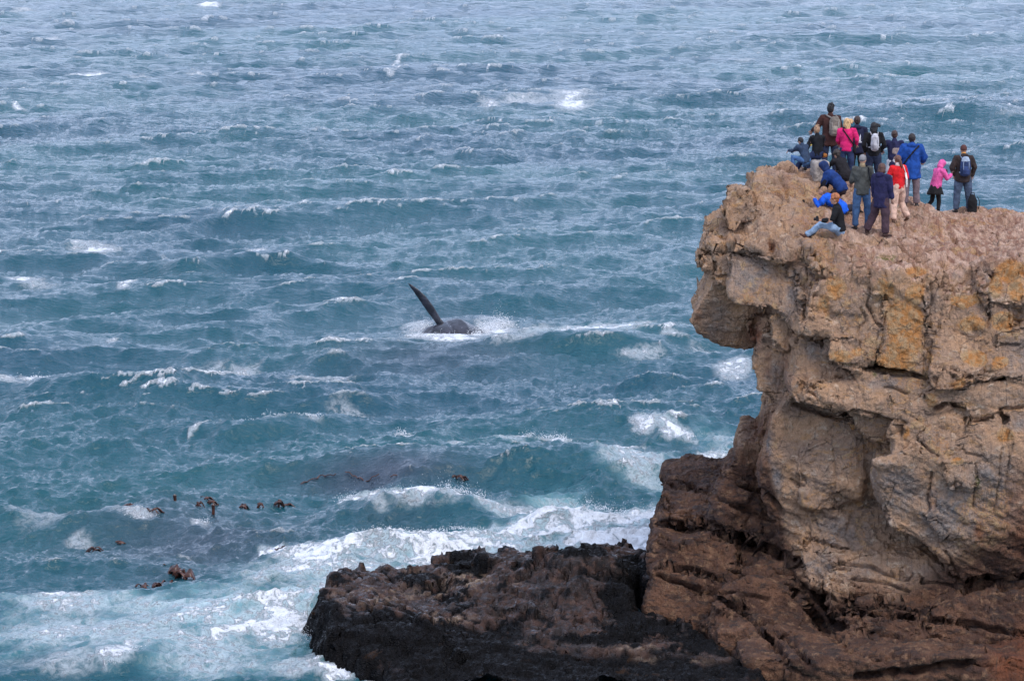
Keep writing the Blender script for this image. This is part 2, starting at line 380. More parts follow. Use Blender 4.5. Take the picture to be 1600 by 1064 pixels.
def add_block(poly, D, thick, r=0.3, tx=0.0, ty=0.0, rings=3, cap=None):
    """prism whose front outline is poly (photo pixels) at distance D, front edge rounded by r metres;
    tx/ty: metres of extra distance per 100 px to the right / upwards"""
    n = len(poly); r = r * .42
    cx = sum(p[0] for p in poly) / n; cy = sum(p[1] for p in poly) / n
    # densify
    q = []
    for a, b in zip(poly, poly[1:] + poly[:1]):
        m = max(1, int(math.hypot(b[0] - a[0], b[1] - a[1]) / 26))
        for k in range(m): q.append((a[0] + (b[0] - a[0]) * k / m, a[1] + (b[1] - a[1]) * k / m))
    area = sum(q[i][0] * q[(i + 1) % len(q)][1] - q[(i + 1) % len(q)][0] * q[i][1] for i in range(len(q)))
    if area < 0: q.reverse()          # clockwise on screen (y down) = counter-clockwise seen from the camera
    m = len(q)
    def dep(p): return D + tx * (p[0] - cx) / 100 + ty * (cy - p[1]) / 100
    base = [W(p[0], p[1], dep(p)) for p in q]
    P = np.array([(v.x, v.z) for v in base]); Dp = np.array([v.y for v in base])
    nb = np.roll(P, -1, 0) - np.roll(P, 1, 0); nb /= np.linalg.norm(nb, axis=1)[:, None] + 1e-9
    inn = np.stack([-nb[:, 1], nb[:, 0]], 1)
    c = P.mean(0)
    if ((c - P) * inn).sum() < 0: inn = -inn
    o = len(bv)
    ringsv = []
    for k in range(rings + 1):
        th = k / rings * math.pi / 2
        ins = r * (1 - math.sin(th)); dy = r * (1 - math.cos(th))
        ringsv.append([(P[i, 0] + inn[i, 0] * ins, Dp[i] + dy, P[i, 1] + inn[i, 1] * ins) for i in range(m)])
    ringsv.append([((P[i, 0] + inn[i, 0] * 0.1) * max(Dp[i] + r + 0.3, D + thick) / Dp[i], max(Dp[i] + r + 0.3, D + thick), P[i, 1] + inn[i, 1] * 0.1) for i in range(m)])
    for rg in ringsv: bv.extend(rg)
    nr = len(ringsv)
    for k in range(nr - 1):
        for i in range(m):
            j = (i + 1) % m
            bf.append((o + k * m + i, o + k * m + j, o + (k + 1) * m + j, o + (k + 1) * m + i))
    bf.append(tuple(o + i for i in reversed(range(m))))
    bf.append(tuple(o + (nr - 1) * m + i for i in range(m)))
def add_slab():
    """the walkable top as a thick slab following topz"""
    poly = [(5.8, 78.6), (6.2, 76.6), (6.3, 75.6), (7.2, 74.9), (8.3, 74.2), (9.3, 73.9), (11.5, 73.9), (13.5, 74.4), (15.8, 74.6), (15.8, 89.8), (15, 89.2), (12.2, 86.2), (10.8, 84.6), (9.4, 83.6), (8.6, 83.6), (6.9, 81.8), (6.2, 80.6)]
    q = []
    for a, b in zip(poly, poly[1:] + poly[:1]):
        m = max(1, int(math.hypot(b[0] - a[0], b[1] - a[1]) / 0.4))
        for k in range(m): q.append((a[0] + (b[0] - a[0]) * k / m, a[1] + (b[1] - a[1]) * k / m))
    Q = np.array(q); c = np.array([10.5, 79.0]); n = len(Q)
    o = len(bv); K = 16
    ss = [1.0] + [1 - (i + 1) / K for i in range(K - 1)]
    rgs = []
    for i, s in enumerate(ss):
        R = c + (Q - c) * s; z = topz(R[:, 0], R[:, 1]) - (0.12 if i == 0 else 0)
        rgs.append(np.stack([R[:, 0], R[:, 1], z], 1))
    low = np.stack([Q[:, 0] * 1.0, Q[:, 1], topz(Q[:, 0], Q[:, 1]) - 1.9], 1)
    allr = [low] + rgs
    for rg in allr: bv.extend([tuple(v) for v in rg])
    for k in range(len(allr) - 1):
        for i in range(n):
            j = (i + 1) % n
            bf.append((o + k * n + i, o + k * n + j, o + (k + 1) * n + j, o + (k + 1) * n + i))
    oc = len(bv); bv.append((c[0], c[1], float(topz(c[0], c[1]))))
    for i in range(n): bf.append((o + (len(allr) - 1) * n + i, o + (len(allr) - 1) * n + (i + 1) % n, oc))
    bf.append(tuple(o + i for i in reversed(range(n))))
add_slab()
B = add_block
# --- upper left: the knoll and its slope to the overhang
B([(1133, 320), (1137, 308), (1150, 302), (1166, 300), (1178, 312), (1180, 335), (1168, 350), (1150, 352), (1138, 345), (1131, 334)], 75.9, 1.2, .2, ty=.5)
B([(1172, 335), (1175, 298), (1186, 274), (1204, 266), (1240, 268), (1262, 290), (1290, 340), (1310, 400), (1220, 420), (1150, 392)], 76.6, 2.2, .35, ty=2.6)
B([(1101, 380), (1108, 358), (1120, 350), (1136, 347), (1165, 350), (1215, 340), (1260, 350), (1275, 395), (1215, 405), (1160, 393), (1125, 396), (1100, 394)], 75.9, 2.6, .3, ty=1.6)
B([(1086, 401), (1092, 397), (1098, 400), (1100, 424), (1090, 415)], 76.1, .8, .08)
B([(1094, 400), (1120, 395), (1160, 396), (1165, 420), (1125, 432), (1112, 430), (1098, 424)], 75.7, 3.0, .18)
B([(1118, 396), (1160, 396), (1172, 432), (1150, 440), (1118, 432)], 75.4, 3, .2)
B([(1140, 402), (1150, 392), (1180, 395), (1210, 402), (1225, 440), (1206, 465), (1192, 487), (1165, 478), (1138, 465), (1143, 430)], 74.75, 3.2, .33, ty=.6, tx=-.2)
B([(1112, 432), (1138, 428), (1200, 430), (1225, 470), (1215, 500), (1178, 540), (1170, 549), (1122, 538), (1095, 524), (1083, 508), (1082, 492), (1095, 470), (1105, 450)], 75.9, 3.4, .4, ty=-.9)
B([(1160, 495), (1178, 486), (1196, 492), (1200, 530), (1180, 547), (1166, 530)], 75.5, 2, .12)
# --- column below the head
B([(1178, 545), (1190, 505), (1205, 490), (1240, 485), (1255, 530), (1240, 600), (1232, 625), (1195, 618), (1180, 606), (1176, 580)], 75.0, 3.0, .35, ty=.0, tx=-.3)
B([(1200, 492), (1228, 488), (1240, 515), (1236, 548), (1206, 545)], 74.6, 2, .2)
B([(1236, 545), (1252, 524), (1275, 520), (1290, 560), (1275, 640), (1232, 626), (1230, 590)], 74.1, 3, .25)
# --- the big pale face
B([(1196, 478), (1190, 440), (1215, 390), (1245, 390), (1262, 400), (1255, 470), (1252, 525), (1225, 500)], 74.5, 3, .3, ty=.8, tx=-.6)
B([(1235, 395), (1300, 388), (1340, 398), (1345, 425), (1335, 470), (1330, 515), (1290, 525), (1250, 520), (1238, 470)], 73.9, 3, .3, ty=.9, tx=-.4)
B([(1262, 388), (1325, 372), (1400, 385), (1470, 415), (1472, 450), (1340, 440), (1270, 430)], 74.0, 3, .3, ty=1.6)
B([(1270, 455), (1300, 440), (1345, 445), (1350, 480), (1330, 520), (1292, 524), (1262, 515)], 73.45, 2, .25, ty=.3)
B([(1330, 470), (1350, 445), (1382, 450), (1380, 520), (1370, 565), (1345, 580), (1300, 560), (1298, 535), (1320, 520)], 73.35, 3, .16, ty=.2)
B([(1295, 525), (1335, 522), (1355, 545), (1350, 570), (1310, 570), (1292, 555)], 73.1, 2, .2)
B([(1366, 448), (1400, 430), (1440, 450), (1450, 500), (1445, 582), (1370, 572), (1372, 520), (1385, 480)], 73.15, 3, .12, ty=.15)
B([(1438, 440), (1476, 432), (1482, 480), (1470, 510), (1455, 585), (1440, 583), (1450, 500)], 73.4, 3, .12, ty=.3)
B([(1470, 470), (1495, 455), (1545, 462), (1545, 520), (1500, 510), (1475, 520)], 73.3, 2, .15, ty=.3)
B([(1476, 428), (1505, 428), (1530, 424), (1545, 470), (1500, 480), (1480, 470)], 73.7, 3, .15, ty=.8)
B([(1520, 425), (1560, 412), (1600, 402), (1640, 400), (1640, 480), (1545, 480), (1530, 455)], 73.3, 3, .3, ty=.9)
B([(1545, 475), (1585, 490), (1580, 520), (1552, 520), (1544, 500)], 73.1, 2, .1)
B([(1550, 470), (1640, 470), (1640, 520), (1590, 515), (1585, 490)], 73.3, 3, .15)
B([(1455, 520), (1490, 488), (1525, 482), (1550, 500), (1545, 530), (1490, 560), (1455, 585)], 73.0, 2, .18, ty=.5)
B([(1552, 520), (1600, 505), (1640, 505), (1640, 550), (1590, 545), (1556, 545)], 72.8, 3, .2)
B([(1520, 525), (1552, 520), (1555, 545), (1520, 548)], 72.9, 1, .1)
B([(1455, 590), (1470, 565), (1520, 545), (1580, 540), (1640, 535), (1640, 600), (1560, 592), (1510, 600), (1465, 605)], 72.7, 3, .22, ty=.5)
# --- the ledge band below the pale face
B([(1238, 560), (1270, 530), (1300, 560), (1345, 580), (1460, 588), (1470, 620), (1400, 640), (1330, 636), (1250, 632), (1232, 615)], 73.6, 3, .3, ty=.4, tx=-.2)
B([(1256, 600), (1280, 585), (1345, 600), (1420, 612), (1425, 650), (1350, 655), (1290, 640), (1258, 628)], 73.2, 3, .25, ty=.5)
B([(1296, 628), (1325, 625), (1334, 640), (1325, 652), (1300, 648)], 73.2, 1.5, .15)
B([(1345, 585), (1450, 592), (1500, 600), (1490, 640), (1420, 660), (1350, 640)], 73.1, 3, .22, ty=.4)
B([(1326, 645), (1350, 640), (1420, 655), (1440, 640), (1440, 690), (1395, 712), (1370, 695), (1330, 672)], 73.4, 3, .22, ty=-.4)
B([(1420, 640), (1465, 605), (1500, 605), (1500, 625), (1450, 690), (1400, 718), (1395, 705)], 72.9, 3, .2)
B([(1500, 605), (1560, 595), (1640, 600), (1640, 650), (1565, 650), (1520, 655), (1500, 630)], 72.7, 3, .22, ty=.2)
B([(1455, 640), (1500, 632), (1560, 655), (1570, 700), (1540, 715), (1460, 710), (1435, 690)], 72.75, 3, .25, ty=.5)
B([(1505, 660), (1560, 650), (1572, 665), (1560, 700), (1530, 712), (1500, 700)], 72.55, 3, .25)
B([(1560, 660), (1640, 640), (1640, 720), (1580, 700), (1562, 690)], 72.6, 3, .25)
# --- big grey bulge, right
B([(1366, 740), (1368, 722), (1400, 718), (1425, 695), (1460, 708), (1540, 712), (1570, 690), (1640, 690), (1640, 850), (1560, 870), (1500, 862), (1470, 862), (1440, 850), (1400, 835), (1376, 800)], 72.7, 3.4, .5, ty=-.25)
B([(1470, 722), (1522, 720), (1526, 760), (1490, 770), (1474, 752)], 72.35, 2, .15)
B([(1440, 700), (1640, 680), (1640, 800), (1560, 840), (1500, 850), (1455, 820)], 72.6, 3, .5, ty=-.1)
B([(1470, 862), (1540, 845), (1600, 860), (1590, 900), (1530, 915), (1500, 910), (1478, 885)], 73.1, 3, .3, ty=-.6)
# --- recessed wall, centre
B([(1196, 690), (1205, 650), (1225, 622), (1300, 630), (1380, 660), (1420, 720), (1440, 860), (1400, 890), (1330, 900), (1270, 915), (1240, 905), (1215, 850), (1200, 800), (1192, 740)], 74.45, 4, .5, tx=-.1, ty=-.15)
B([(1255, 700), (1300, 680), (1345, 690), (1345, 780), (1300, 800), (1255, 790)], 74.1, 3, .3)
B([(1262, 790), (1300, 790), (1376, 800), (1400, 850), (1350, 865), (1270, 850)], 74.3, 3, .3, ty=.3)
B([(1246, 850), (1290, 855), (1330, 868), (1320, 905), (1290, 918), (1252, 905)], 74.0, 3, .25)
B([(1208, 790), (1250, 775), (1262, 820), (1250, 870), (1236, 885), (1215, 850)], 74.6, 2, .3)
# --- left buttress above the dark ledges
B([(1180, 690), (1190, 650), (1200, 618), (1235, 625), (1240, 700), (1210, 770), (1195, 730), (1180, 725)], 76.0, 3.5, .3, tx=-.8)
B([(1150, 705), (1158, 690), (1180, 690), (1200, 715), (1205, 760), (1165, 770), (1140, 755), (1150, 735)], 76.2, 4, .3)
B([(1140, 740), (1180, 735), (1220, 770), (1240, 850), (1190, 850), (1120, 820), (1125, 780)], 75.6, 4, .28, ty=.9)
B([(1032, 768), (1050, 745), (1080, 733), (1135, 737), (1190, 770), (1220, 810), (1130, 830), (1040, 815), (1036, 795)], 77.6, 4, .25, ty=4.0)
B([(1020, 830), (1036, 798), (1110, 800), (1160, 825), (1230, 850), (1225, 880), (1120, 870), (1030, 880), (1010, 876)], 76.4, 4, .2, ty=2.6)
B([(1012, 880), (1024, 840), (1060, 850), (1090, 838), (1130, 836), (1155, 850), (1158, 890), (1120, 902), (1060, 895), (1020, 905)], 75.0, 4, .22, ty=.9)
B([(1150, 845), (1200, 850), (1240, 880), (1245, 905), (1160, 890)], 75.3, 4, .15, ty=1.5)
B([(1160, 888), (1200, 878), (1250, 890), (1270, 930), (1200, 915), (1150, 905)], 74.5, 4, .15, ty=1.0)
# --- brown slabs dipping to the right
B([(1018, 900), (1030, 882), (1075, 890), (1130, 905), (1190, 930), (1160, 935), (1110, 925), (1070, 905), (1035, 912)], 74.5, 4, .12, ty=.4)
B([(1008, 945), (1026, 895), (1080, 905), (1130, 935), (1175, 975), (1230, 1030), (1240, 1080), (1150, 1080), (1140, 1030), (1105, 1015), (1088, 990), (1060, 975), (1030, 970), (1010, 955)], 74.0, 4, .25, tx=-.1, ty=.5)
B([(1125, 925), (1170, 905), (1240, 925), (1260, 960), (1290, 1000), (1300, 1040), (1250, 1020), (1180, 965), (1140, 945)], 73.6, 4, .2, ty=.5)
B([(1130, 905), (1200, 905), (1265, 935), (1300, 970), (1320, 1000), (1310, 1010), (1250, 965), (1180, 935)], 73.9, 4, .15, ty=.8)
B([(1125, 945), (1160, 950), (1175, 985), (1235, 1030), (1255, 1080), (1140, 1080), (1145, 1030), (1100, 1000), (1095, 985)], 73.4, 4, .22)
B([(1230, 985), (1310, 1000), (1330, 1080), (1240, 1080)], 73.5, 4, .2)
# --- lump in the middle and slabs right
B([(1290, 905), (1310, 875), (1345, 858), (1400, 865), (1450, 870), (1490, 900), (1505, 930), (1460, 955), (1400, 950), (1330, 945), (1300, 960), (1290, 935)], 73.5, 4, .35, ty=.5)
B([(1292, 960), (1310, 935), (1400, 935), (1460, 945), (1470, 965), (1340, 960), (1310, 975)], 73.2, 4, .15)
B([(1318, 965), (1330, 950), (1350, 955), (1350, 985), (1325, 990)], 72.9, 2, .15)
B([(1345, 945), (1400, 940), (1480, 955), (1470, 970), (1400, 968), (1350, 958)], 72.7, 4, .08)
B([(1450, 950), (1500, 935), (1560, 925), (1640, 925), (1640, 985), (1560, 985), (1500, 975), (1460, 968)], 72.4, 4, .2, ty=.6)
B([(1322, 1020), (1345, 970), (1380, 962), (1450, 970), (1520, 975), (1600, 985), (1640, 990), (1640, 1010), (1560, 1030), (1500, 1035), (1420, 1045), (1370, 1055), (1325, 1052)], 72.1, 4, .22, ty=.35)
B([(1545, 1050), (1560, 1010), (1600, 975), (1640, 960), (1640, 1100), (1540, 1100)], 71.5, 3, .25, ty=1.2)
B([(1290, 1060), (1340, 1056), (1500, 1075), (1500, 1110), (1290, 1110)], 73.0, 3, .2)
# --- hidden core that everything leans on
def core(x0, x1, y0, y1, z0, z1):
    o = len(bv)
    for z in (z0, z1):
        for (x, y) in ((x0, y0), (x1, y0), (x1, y1), (x0, y1)): bv.append((x, y, z))
    bf.extend([(o, o + 3, o + 2, o + 1), (o + 4, o + 5, o + 6, o + 7), (o, o + 1, o + 5, o + 4), (o + 1, o + 2, o + 6, o + 5), (o + 2, o + 3, o + 7, o + 6), (o + 3, o, o + 4, o + 7)])
core(7.0, 15.5, 76.2, 84, -1, 7.6)
core(6.6, 9, 76.8, 81.5, 3.5, 9.0)
core(6.5, 8, 77.5, 81, 5, 8.2)
core(4.2, 10, 78.3, 83, -1, 2.6)
core(6.2, 15.5, 70.4, 80, -1, .45)
core(4.7, 6.8, 72.3, 79, -1, .62)
core(5.2, 7.2, 70.6, 76, -1, .42)
core(11.9, 15.5, 74, 85, -1, 8.2)

B([(1225, 1052), (1300, 1046), (1640, 1046), (1640, 1140), (1225, 1140)], 70.6, 5, .2)
def remesh(verts, faces, voxel, smooth=0):
    me = bpy.data.meshes.new('tmp'); me.from_pydata([tuple(map(float, v)) for v in verts], [], faces); me.update()
    o = bpy.data.objects.new('tmp', me); COL.objects.link(o)
    m = o.modifiers.new('r', 'REMESH'); m.mode = 'VOXEL'; m.voxel_size = voxel
    if smooth:
        s = o.modifiers.new('s', 'SMOOTH'); s.factor = 0.5; s.iterations = smooth
    dg = bpy.context.evaluated_depsgraph_get(); dg.update()
    ev = o.evaluated_get(dg).to_mesh()
    n = len(ev.vertices); V = np.empty(n * 3, np.float32); ev.vertices.foreach_get('co', V)
    N = np.empty(n * 3, np.float32); ev.vertex_normals.foreach_get('vector', N)
    fc = np.empty(len(ev.loops), np.int32); ev.loops.foreach_get('vertex_index', fc)
    lt = np.empty(len(ev.polygons), np.int32); ev.polygons.foreach_get('loop_total', lt)
    o.evaluated_get(dg).to_mesh_clear()
    bpy.data.objects.remove(o); bpy.data.meshes.remove(me)
    if (lt == 4).all(): Fq = fc.reshape(-1, 4)
    else:
        st = np.concatenate([[0], np.cumsum(lt)[:-1]])
        Fq = []
        for k in (3, 4):
            s_ = st[lt == k]
            q = fc[s_[:, None] + np.arange(k)]
            Fq.append(q if k == 4 else np.concatenate([q, q[:, 2:3]], 1))
        Fq = np.concatenate(Fq)
    return V.reshape(-1, 3).astype(float), N.reshape(-1, 3).astype(float), Fq
def vnormals(V, Fq):
    a, b, c, d = (V[Fq[:, i]] for i in range(4))
    fn = np.cross(c - a, d - b)
    N = np.zeros_like(V)
    for i in range(4):
        for k in range(3): N[:, k] += np.bincount(Fq[:, i], fn[:, k], len(V))
    return N / (np.linalg.norm(N, axis=1)[:, None] + 1e-12)
# cracks traced from the photograph: (points, half width px, depth m)
CRACKS = [([(1035, 883), (1085, 893), (1130, 905), (1170, 906)], 4.5, .26), ([(1025, 898), (1070, 912), (1120, 930), (1165, 962), (1215, 1010), (1232, 1036)], 4, .24), ([(1170, 967), (1200, 975), (1245, 1012), (1262, 1035)], 4.5, .26),
 ([(1300, 958), (1350, 956), (1400, 963), (1470, 969), (1550, 981), (1600, 990)], 4, .24), ([(1322, 1022), (1372, 1030), (1420, 1025)], 3.5, .2), ([(1340, 1058), (1420, 1049), (1500, 1039), (1570, 1030)], 7, .4), ([(1500, 918), (1540, 906), (1570, 914), (1600, 904)], 9, .45),
 ([(1240, 925), (1265, 950), (1290, 985), (1320, 1006)], 7, .4), ([(1120, 838), (1170, 846), (1215, 862), (1245, 880)], 7, .4), ([(1155, 757), (1200, 772), (1222, 800)], 4, .22), ([(1290, 930), (1345, 945), (1400, 946), (1450, 955)], 4, .22), ([(1050, 760), (1100, 768), (1150, 790), (1200, 806)], 3.5, .2), ([(1030, 820), (1080, 812), (1130, 826)], 3, .18),
 ([(1470, 1000), (1530, 1005), (1570, 1000)], 2.5, .12), ([(1360, 990), (1420, 1000), (1470, 995)], 2.2, .1), ([(1310, 880), (1360, 885), (1400, 905), (1440, 905)], 2.5, .12), ([(1330, 905), (1380, 912), (1420, 925)], 2.5, .12), ([(1166, 378), (1150, 398), (1190, 398), (1212, 404)], 2.5, .14), ([(1098, 394), (1120, 397), (1150, 394)], 2.5, .12), ([(1121, 397), (1116, 430)], 2, .1), ([(1143, 397), (1140, 430)], 2, .1),
 ([(1112, 436), (1140, 430)], 2.2, .1), ([(1215, 288), (1228, 300), (1234, 325)], 2.2, .1), ([(1256, 316), (1268, 328)], 2.5, .15), ([(1204, 384), (1206, 398)], 5, .2),
 ([(1273, 395), (1268, 420), (1260, 440)], 1.6, .07), ([(1304, 392), (1298, 430)], 1.6, .07), ([(1333, 400), (1328, 450)], 1.6, .06), ([(1245, 430), (1243, 500)], 1.5, .06), ([(1365, 400), (1360, 440)], 1.5, .06),
 ([(1258, 450), (1258, 505)], 1.8, .07), ([(1358, 450), (1355, 480), (1368, 500), (1380, 512), (1372, 545), (1367, 572)], 2.2, .1), ([(1384, 460), (1383, 500), (1378, 540), (1370, 575)], 1.8, .08), ([(1345, 482), (1355, 500), (1338, 520), (1345, 540)], 1.8, .07),
 ([(1454, 440), (1455, 470), (1449, 495), (1455, 510)], 2, .08), ([(1445, 500), (1444, 580)], 1.5, .05), ([(1438, 455), (1445, 478), (1452, 490)], 1.8, .07), ([(1544, 460), (1545, 495), (1542, 512)], 2.6, .12), ([(1520, 455), (1530, 460), (1545, 463)], 2, .1), ([(1548, 474), (1570, 478), (1592, 486)], 2, .08), ([(1579, 485), (1578, 505)], 1.6, .06),
 ([(1490, 518), (1522, 526)], 1.8, .08), ([(1338, 574), (1360, 578), (1400, 584), (1440, 586)], 2.4, .12), ([(1490, 590), (1520, 588), (1545, 580)], 2.6, .12), ([(1555, 540), (1590, 538)], 2.4, .12), ([(1575, 592), (1600, 588)], 2.2, .1),
 ([(1298, 568), (1340, 574)], 2.6, .14), ([(1383, 605), (1420, 613)], 2.2, .1), ([(1330, 640), (1370, 648), (1415, 662)], 2.4, .12), ([(1240, 632), (1290, 648), (1330, 655)], 3.5, .25),
 ([(1464, 640), (1480, 632), (1498, 632)], 3.4, .25), ([(1510, 655), (1540, 654), (1565, 645)], 3, .2), ([(1565, 640), (1600, 636)], 2.2, .12), ([(1435, 690), (1465, 712)], 2, .08), ([(1497, 690), (1510, 710), (1535, 712)], 1.8, .07), ([(1465, 672), (1463, 712)], 1.4, .05),
 ([(1526, 722), (1524, 770), (1522, 790)], 1.8, .08), ([(1565, 700), (1562, 750), (1552, 800)], 1.8, .07), ([(1582, 695), (1572, 760)], 1.8, .07), ([(1488, 768), (1522, 770)], 1.8, .08), ([(1455, 740), (1450, 780), (1455, 800)], 2.5, .1), ([(1400, 755), (1385, 790)], 1.5, .05),
 ([(1358, 745), (1354, 775), (1352, 790)], 2, .08), ([(1325, 790), (1355, 782), (1378, 790), (1345, 793)], 2.2, .1), ([(1330, 800), (1322, 840)], 1.8, .07), ([(1230, 800), (1252, 812)], 2, .1), ([(1235, 750), (1255, 760)], 2, .1), ([(1262, 842), (1300, 852), (1335, 862)], 2.2, .12), ([(1303, 700), (1306, 740), (1302, 790)], 1.5, .05), ([(1270, 800), (1290, 850)], 1.4, .05),
 ([(1140, 790), (1180, 805), (1210, 815)], 2.6, .14), ([(1170, 805), (1163, 822)], 2, .1), ([(1150, 756), (1195, 765)], 2.4, .12), ([(1195, 675), (1188, 720)], 2.2, .1),
 ([(1035, 885), (1060, 890), (1100, 900), (1135, 904)], 3, .2), ([(1026, 898), (1060, 910), (1095, 928)], 2.6, .15), ([(1128, 925), (1165, 930), (1200, 935)], 2.4, .12), ([(1127, 935), (1140, 950), (1168, 952)], 3, .2), ([(1165, 962), (1190, 990), (1228, 1030)], 2.6, .16), ([(1170, 968), (1205, 978), (1245, 1012)], 2.8, .16), ([(1153, 850), (1154, 885)], 2.2, .1), ([(1060, 890), (1130, 902)], 3, .18), ([(1200, 1010), (1235, 1040), (1260, 1055)], 2, .1),
 ([(1310, 928), (1360, 930), (1380, 935)], 2.6, .14), ([(1355, 940), (1400, 942), (1445, 952)], 3, .2), ([(1350, 955), (1400, 962), (1460, 970)], 3, .2), ([(1440, 910), (1490, 915)], 2.4, .12), ([(1500, 968), (1550, 980), (1600, 988)], 3, .18), ([(1328, 1022), (1370, 1026)], 2.6, .14), ([(1478, 860), (1500, 905), (1508, 930)], 2.2, .1),
 ([(1300, 885), (1330, 892)], 2, .1), ([(1300, 905), (1340, 915)], 2.2, .1), ([(1455, 880), (1470, 905)], 1.8, .08)]
def planarize(V, N, scale, seed, k, rot=None):
    P = V if rot is None else V @ rot
    Q = (P + .22 * np.stack([fbm(V * 1.1, 2, seed), fbm(V * 1.1 + 5, 2, seed + 1), fbm(V * 1.1 + 9, 2, seed + 2)], 1)) * np.array(scale)
    cid = worley(Q, seed, True)[2]
    ax = np.abs(N).argmax(1); sg = np.take_along_axis(N, ax[:, None], 1)[:, 0] > 0
    key = cid * 6 + ax * 2 + sg
    u, inv = np.unique(key, return_inverse=True)
    cnt = np.bincount(inv).astype(float)
    M = np.stack([np.bincount(inv, V[:, i]) for i in range(3)], 1) / cnt[:, None]
    n = np.stack([np.bincount(inv, N[:, i]) for i in range(3)], 1); n /= np.linalg.norm(n, axis=1)[:, None] + 1e-9
    n = n + .16 * _G[(u >> 5) & 255]; n /= np.linalg.norm(n, axis=1)[:, None]
    dist = ((V - M[inv]) * n[inv]).sum(1)
    kk = k * sstep(.9, .45, np.abs(dist))
    return V - n[inv] * (dist * kk)[:, None]
BED = np.array([[.88, 0, .48], [0, 1, 0], [-.48, 0, .88]])
def soft_normals(V, Fq, it=2):
    N = vnormals(V, Fq)
    for _ in range(it):
        acc = np.zeros_like(N)
        for a, b in ((0, 1), (1, 2), (2, 3), (3, 0)):
            for k in range(3): acc[:, k] += np.bincount(Fq[:, a], N[Fq[:, b], k], len(N))
        N = acc / (np.linalg.norm(acc, axis=1)[:, None] + 1e-9)
    return N
def rock_displace(V, N, stage, cracks=True):
    x, y, z = V.T
    px, py = PX(x, y, z)
    top = sstep(0.45, 0.9, N[:, 2]) * sstep(8.0, 8.8, z)
    low = sstep(5.0, 3.0, z)
    # bedding frame: beds dip to the right, steeper low down
    a = 0.50
    U = x * math.cos(a) + z * -math.sin(a); Wd = x * math.sin(a) + z * math.cos(a)
    P = np.stack([U, y, Wd], 1)
    warp = np.stack([fbm(V * .7, 2, 40), fbm(V * .7 + 9, 2, 41), fbm(V * .7 + 21, 2, 42)], 1) * 0.32
    Pw = P + warp
    d = 0.16 * fbm(Pw * 0.55, 3, 1)
    # blocky facets: each cell gets its own plane and joint
    if stage == 1: d *= 0
    def facets(sc_, seed, amp, jd, jw, tilt, cheb=True):
        f1, f2, cid, vec = worley(Pw * np.array(sc_), seed, cheb)
        h = (cid % 1009) / 1009.0 - .5
        dirs = _G[(cid >> 3) & 255]
        e = f2 - f1
        return amp * h * sstep(0, .10, e) * 2 + tilt * (dirs * vec).sum(1) - jd * (1 - sstep(0, jw, e))
    nt = 1 - 0.5 * top
    if stage == 0:
      d += nt * facets((.62, .7, .85), 5, .085, .10, .030, .10)
      d += nt * facets((1.35, 1.5, 2.1), 6, .030, .055, .028, .05)
      sw = Wd * 1.55 + .9 * fbm(V * .5, 3, 65) + .25 * warp[:, 0]
      fr = sw - np.floor(sw)
      d += low * (1 - top) * .10 * (fr * sstep(1.0, .88, fr) - .45) * (.5 + sstep(-.3, .3, noise(V * .6, 66)))
      sw = Wd * 4.1 + 1.6 * fbm(V * .7, 3, 67); fr = sw - np.floor(sw)
      d += low * (1 - top) * .05 * (fr * sstep(1.0, .85, fr) - .45)
      return d
    d += facets((3.6, 3.8, 5.6), 8, .010, .016, .05, .012)
    d += facets((8.5, 8.5, 12.0), 9, .007, .009, .08, .014)
    d += 0.018 * fbm(Pw * np.array([2.6, 2.6, 5.0]), 4, 20, True)
    # bedding laminations on the low slabs and the top
    lam = noise(np.stack([Wd * 7 + warp[:, 0] * 4, U * .5, y * .5], 1), 60)
    d += low * .045 * (1 - 2 * np.abs(lam)) * .8
    # ribs on the walkable top run obliquely
    q = (x * .5 + y * .32)
    rib = 1 - 2 * np.abs(noise(np.stack([q * 3.4 + warp[:, 1] * 2, (x * .35 - y * .2) * 1.2, z], 1), 61))
    rib2 = 1 - 2 * np.abs(noise(np.stack([q * 8 + warp[:, 1] * 3, (x - y * .6) * 1.5, z], 1), 62))
    d += top * (.19 * rib + .12 * rib2 - .06)
    # pitted fine relief
    d += 0.020 * fbm(V * 6.0, 3, 30, True) + .012 * noise(V * 15, 33)
    if cracks:
        front = sstep(.25, -.15, N[:, 1]) * sstep(79.5, 78.5, y)
        jig = 2.0 * noise(V * 2.5, 70); jig2 = 2.0 * noise(V * 2.5, 71)
        c = np.zeros(len(V))
        for pts, w, dep in CRACKS:
            xs = [p[0] for p in pts]; ys = [p[1] for p in pts]
            m = (px > min(xs) - 14) & (px < max(xs) + 14) & (py > min(ys) - 14) & (py < max(ys) + 14)
            if m.any():
                dd = seg_d(px[m] + jig[m] * 1.6, py[m] + jig2[m] * 1.6, pts)
                c[m] = np.maximum(c[m], dep * 1.35 * (1 - sstep(w * .3, w * 1.4, dd)))
        d -= c * front
    return d
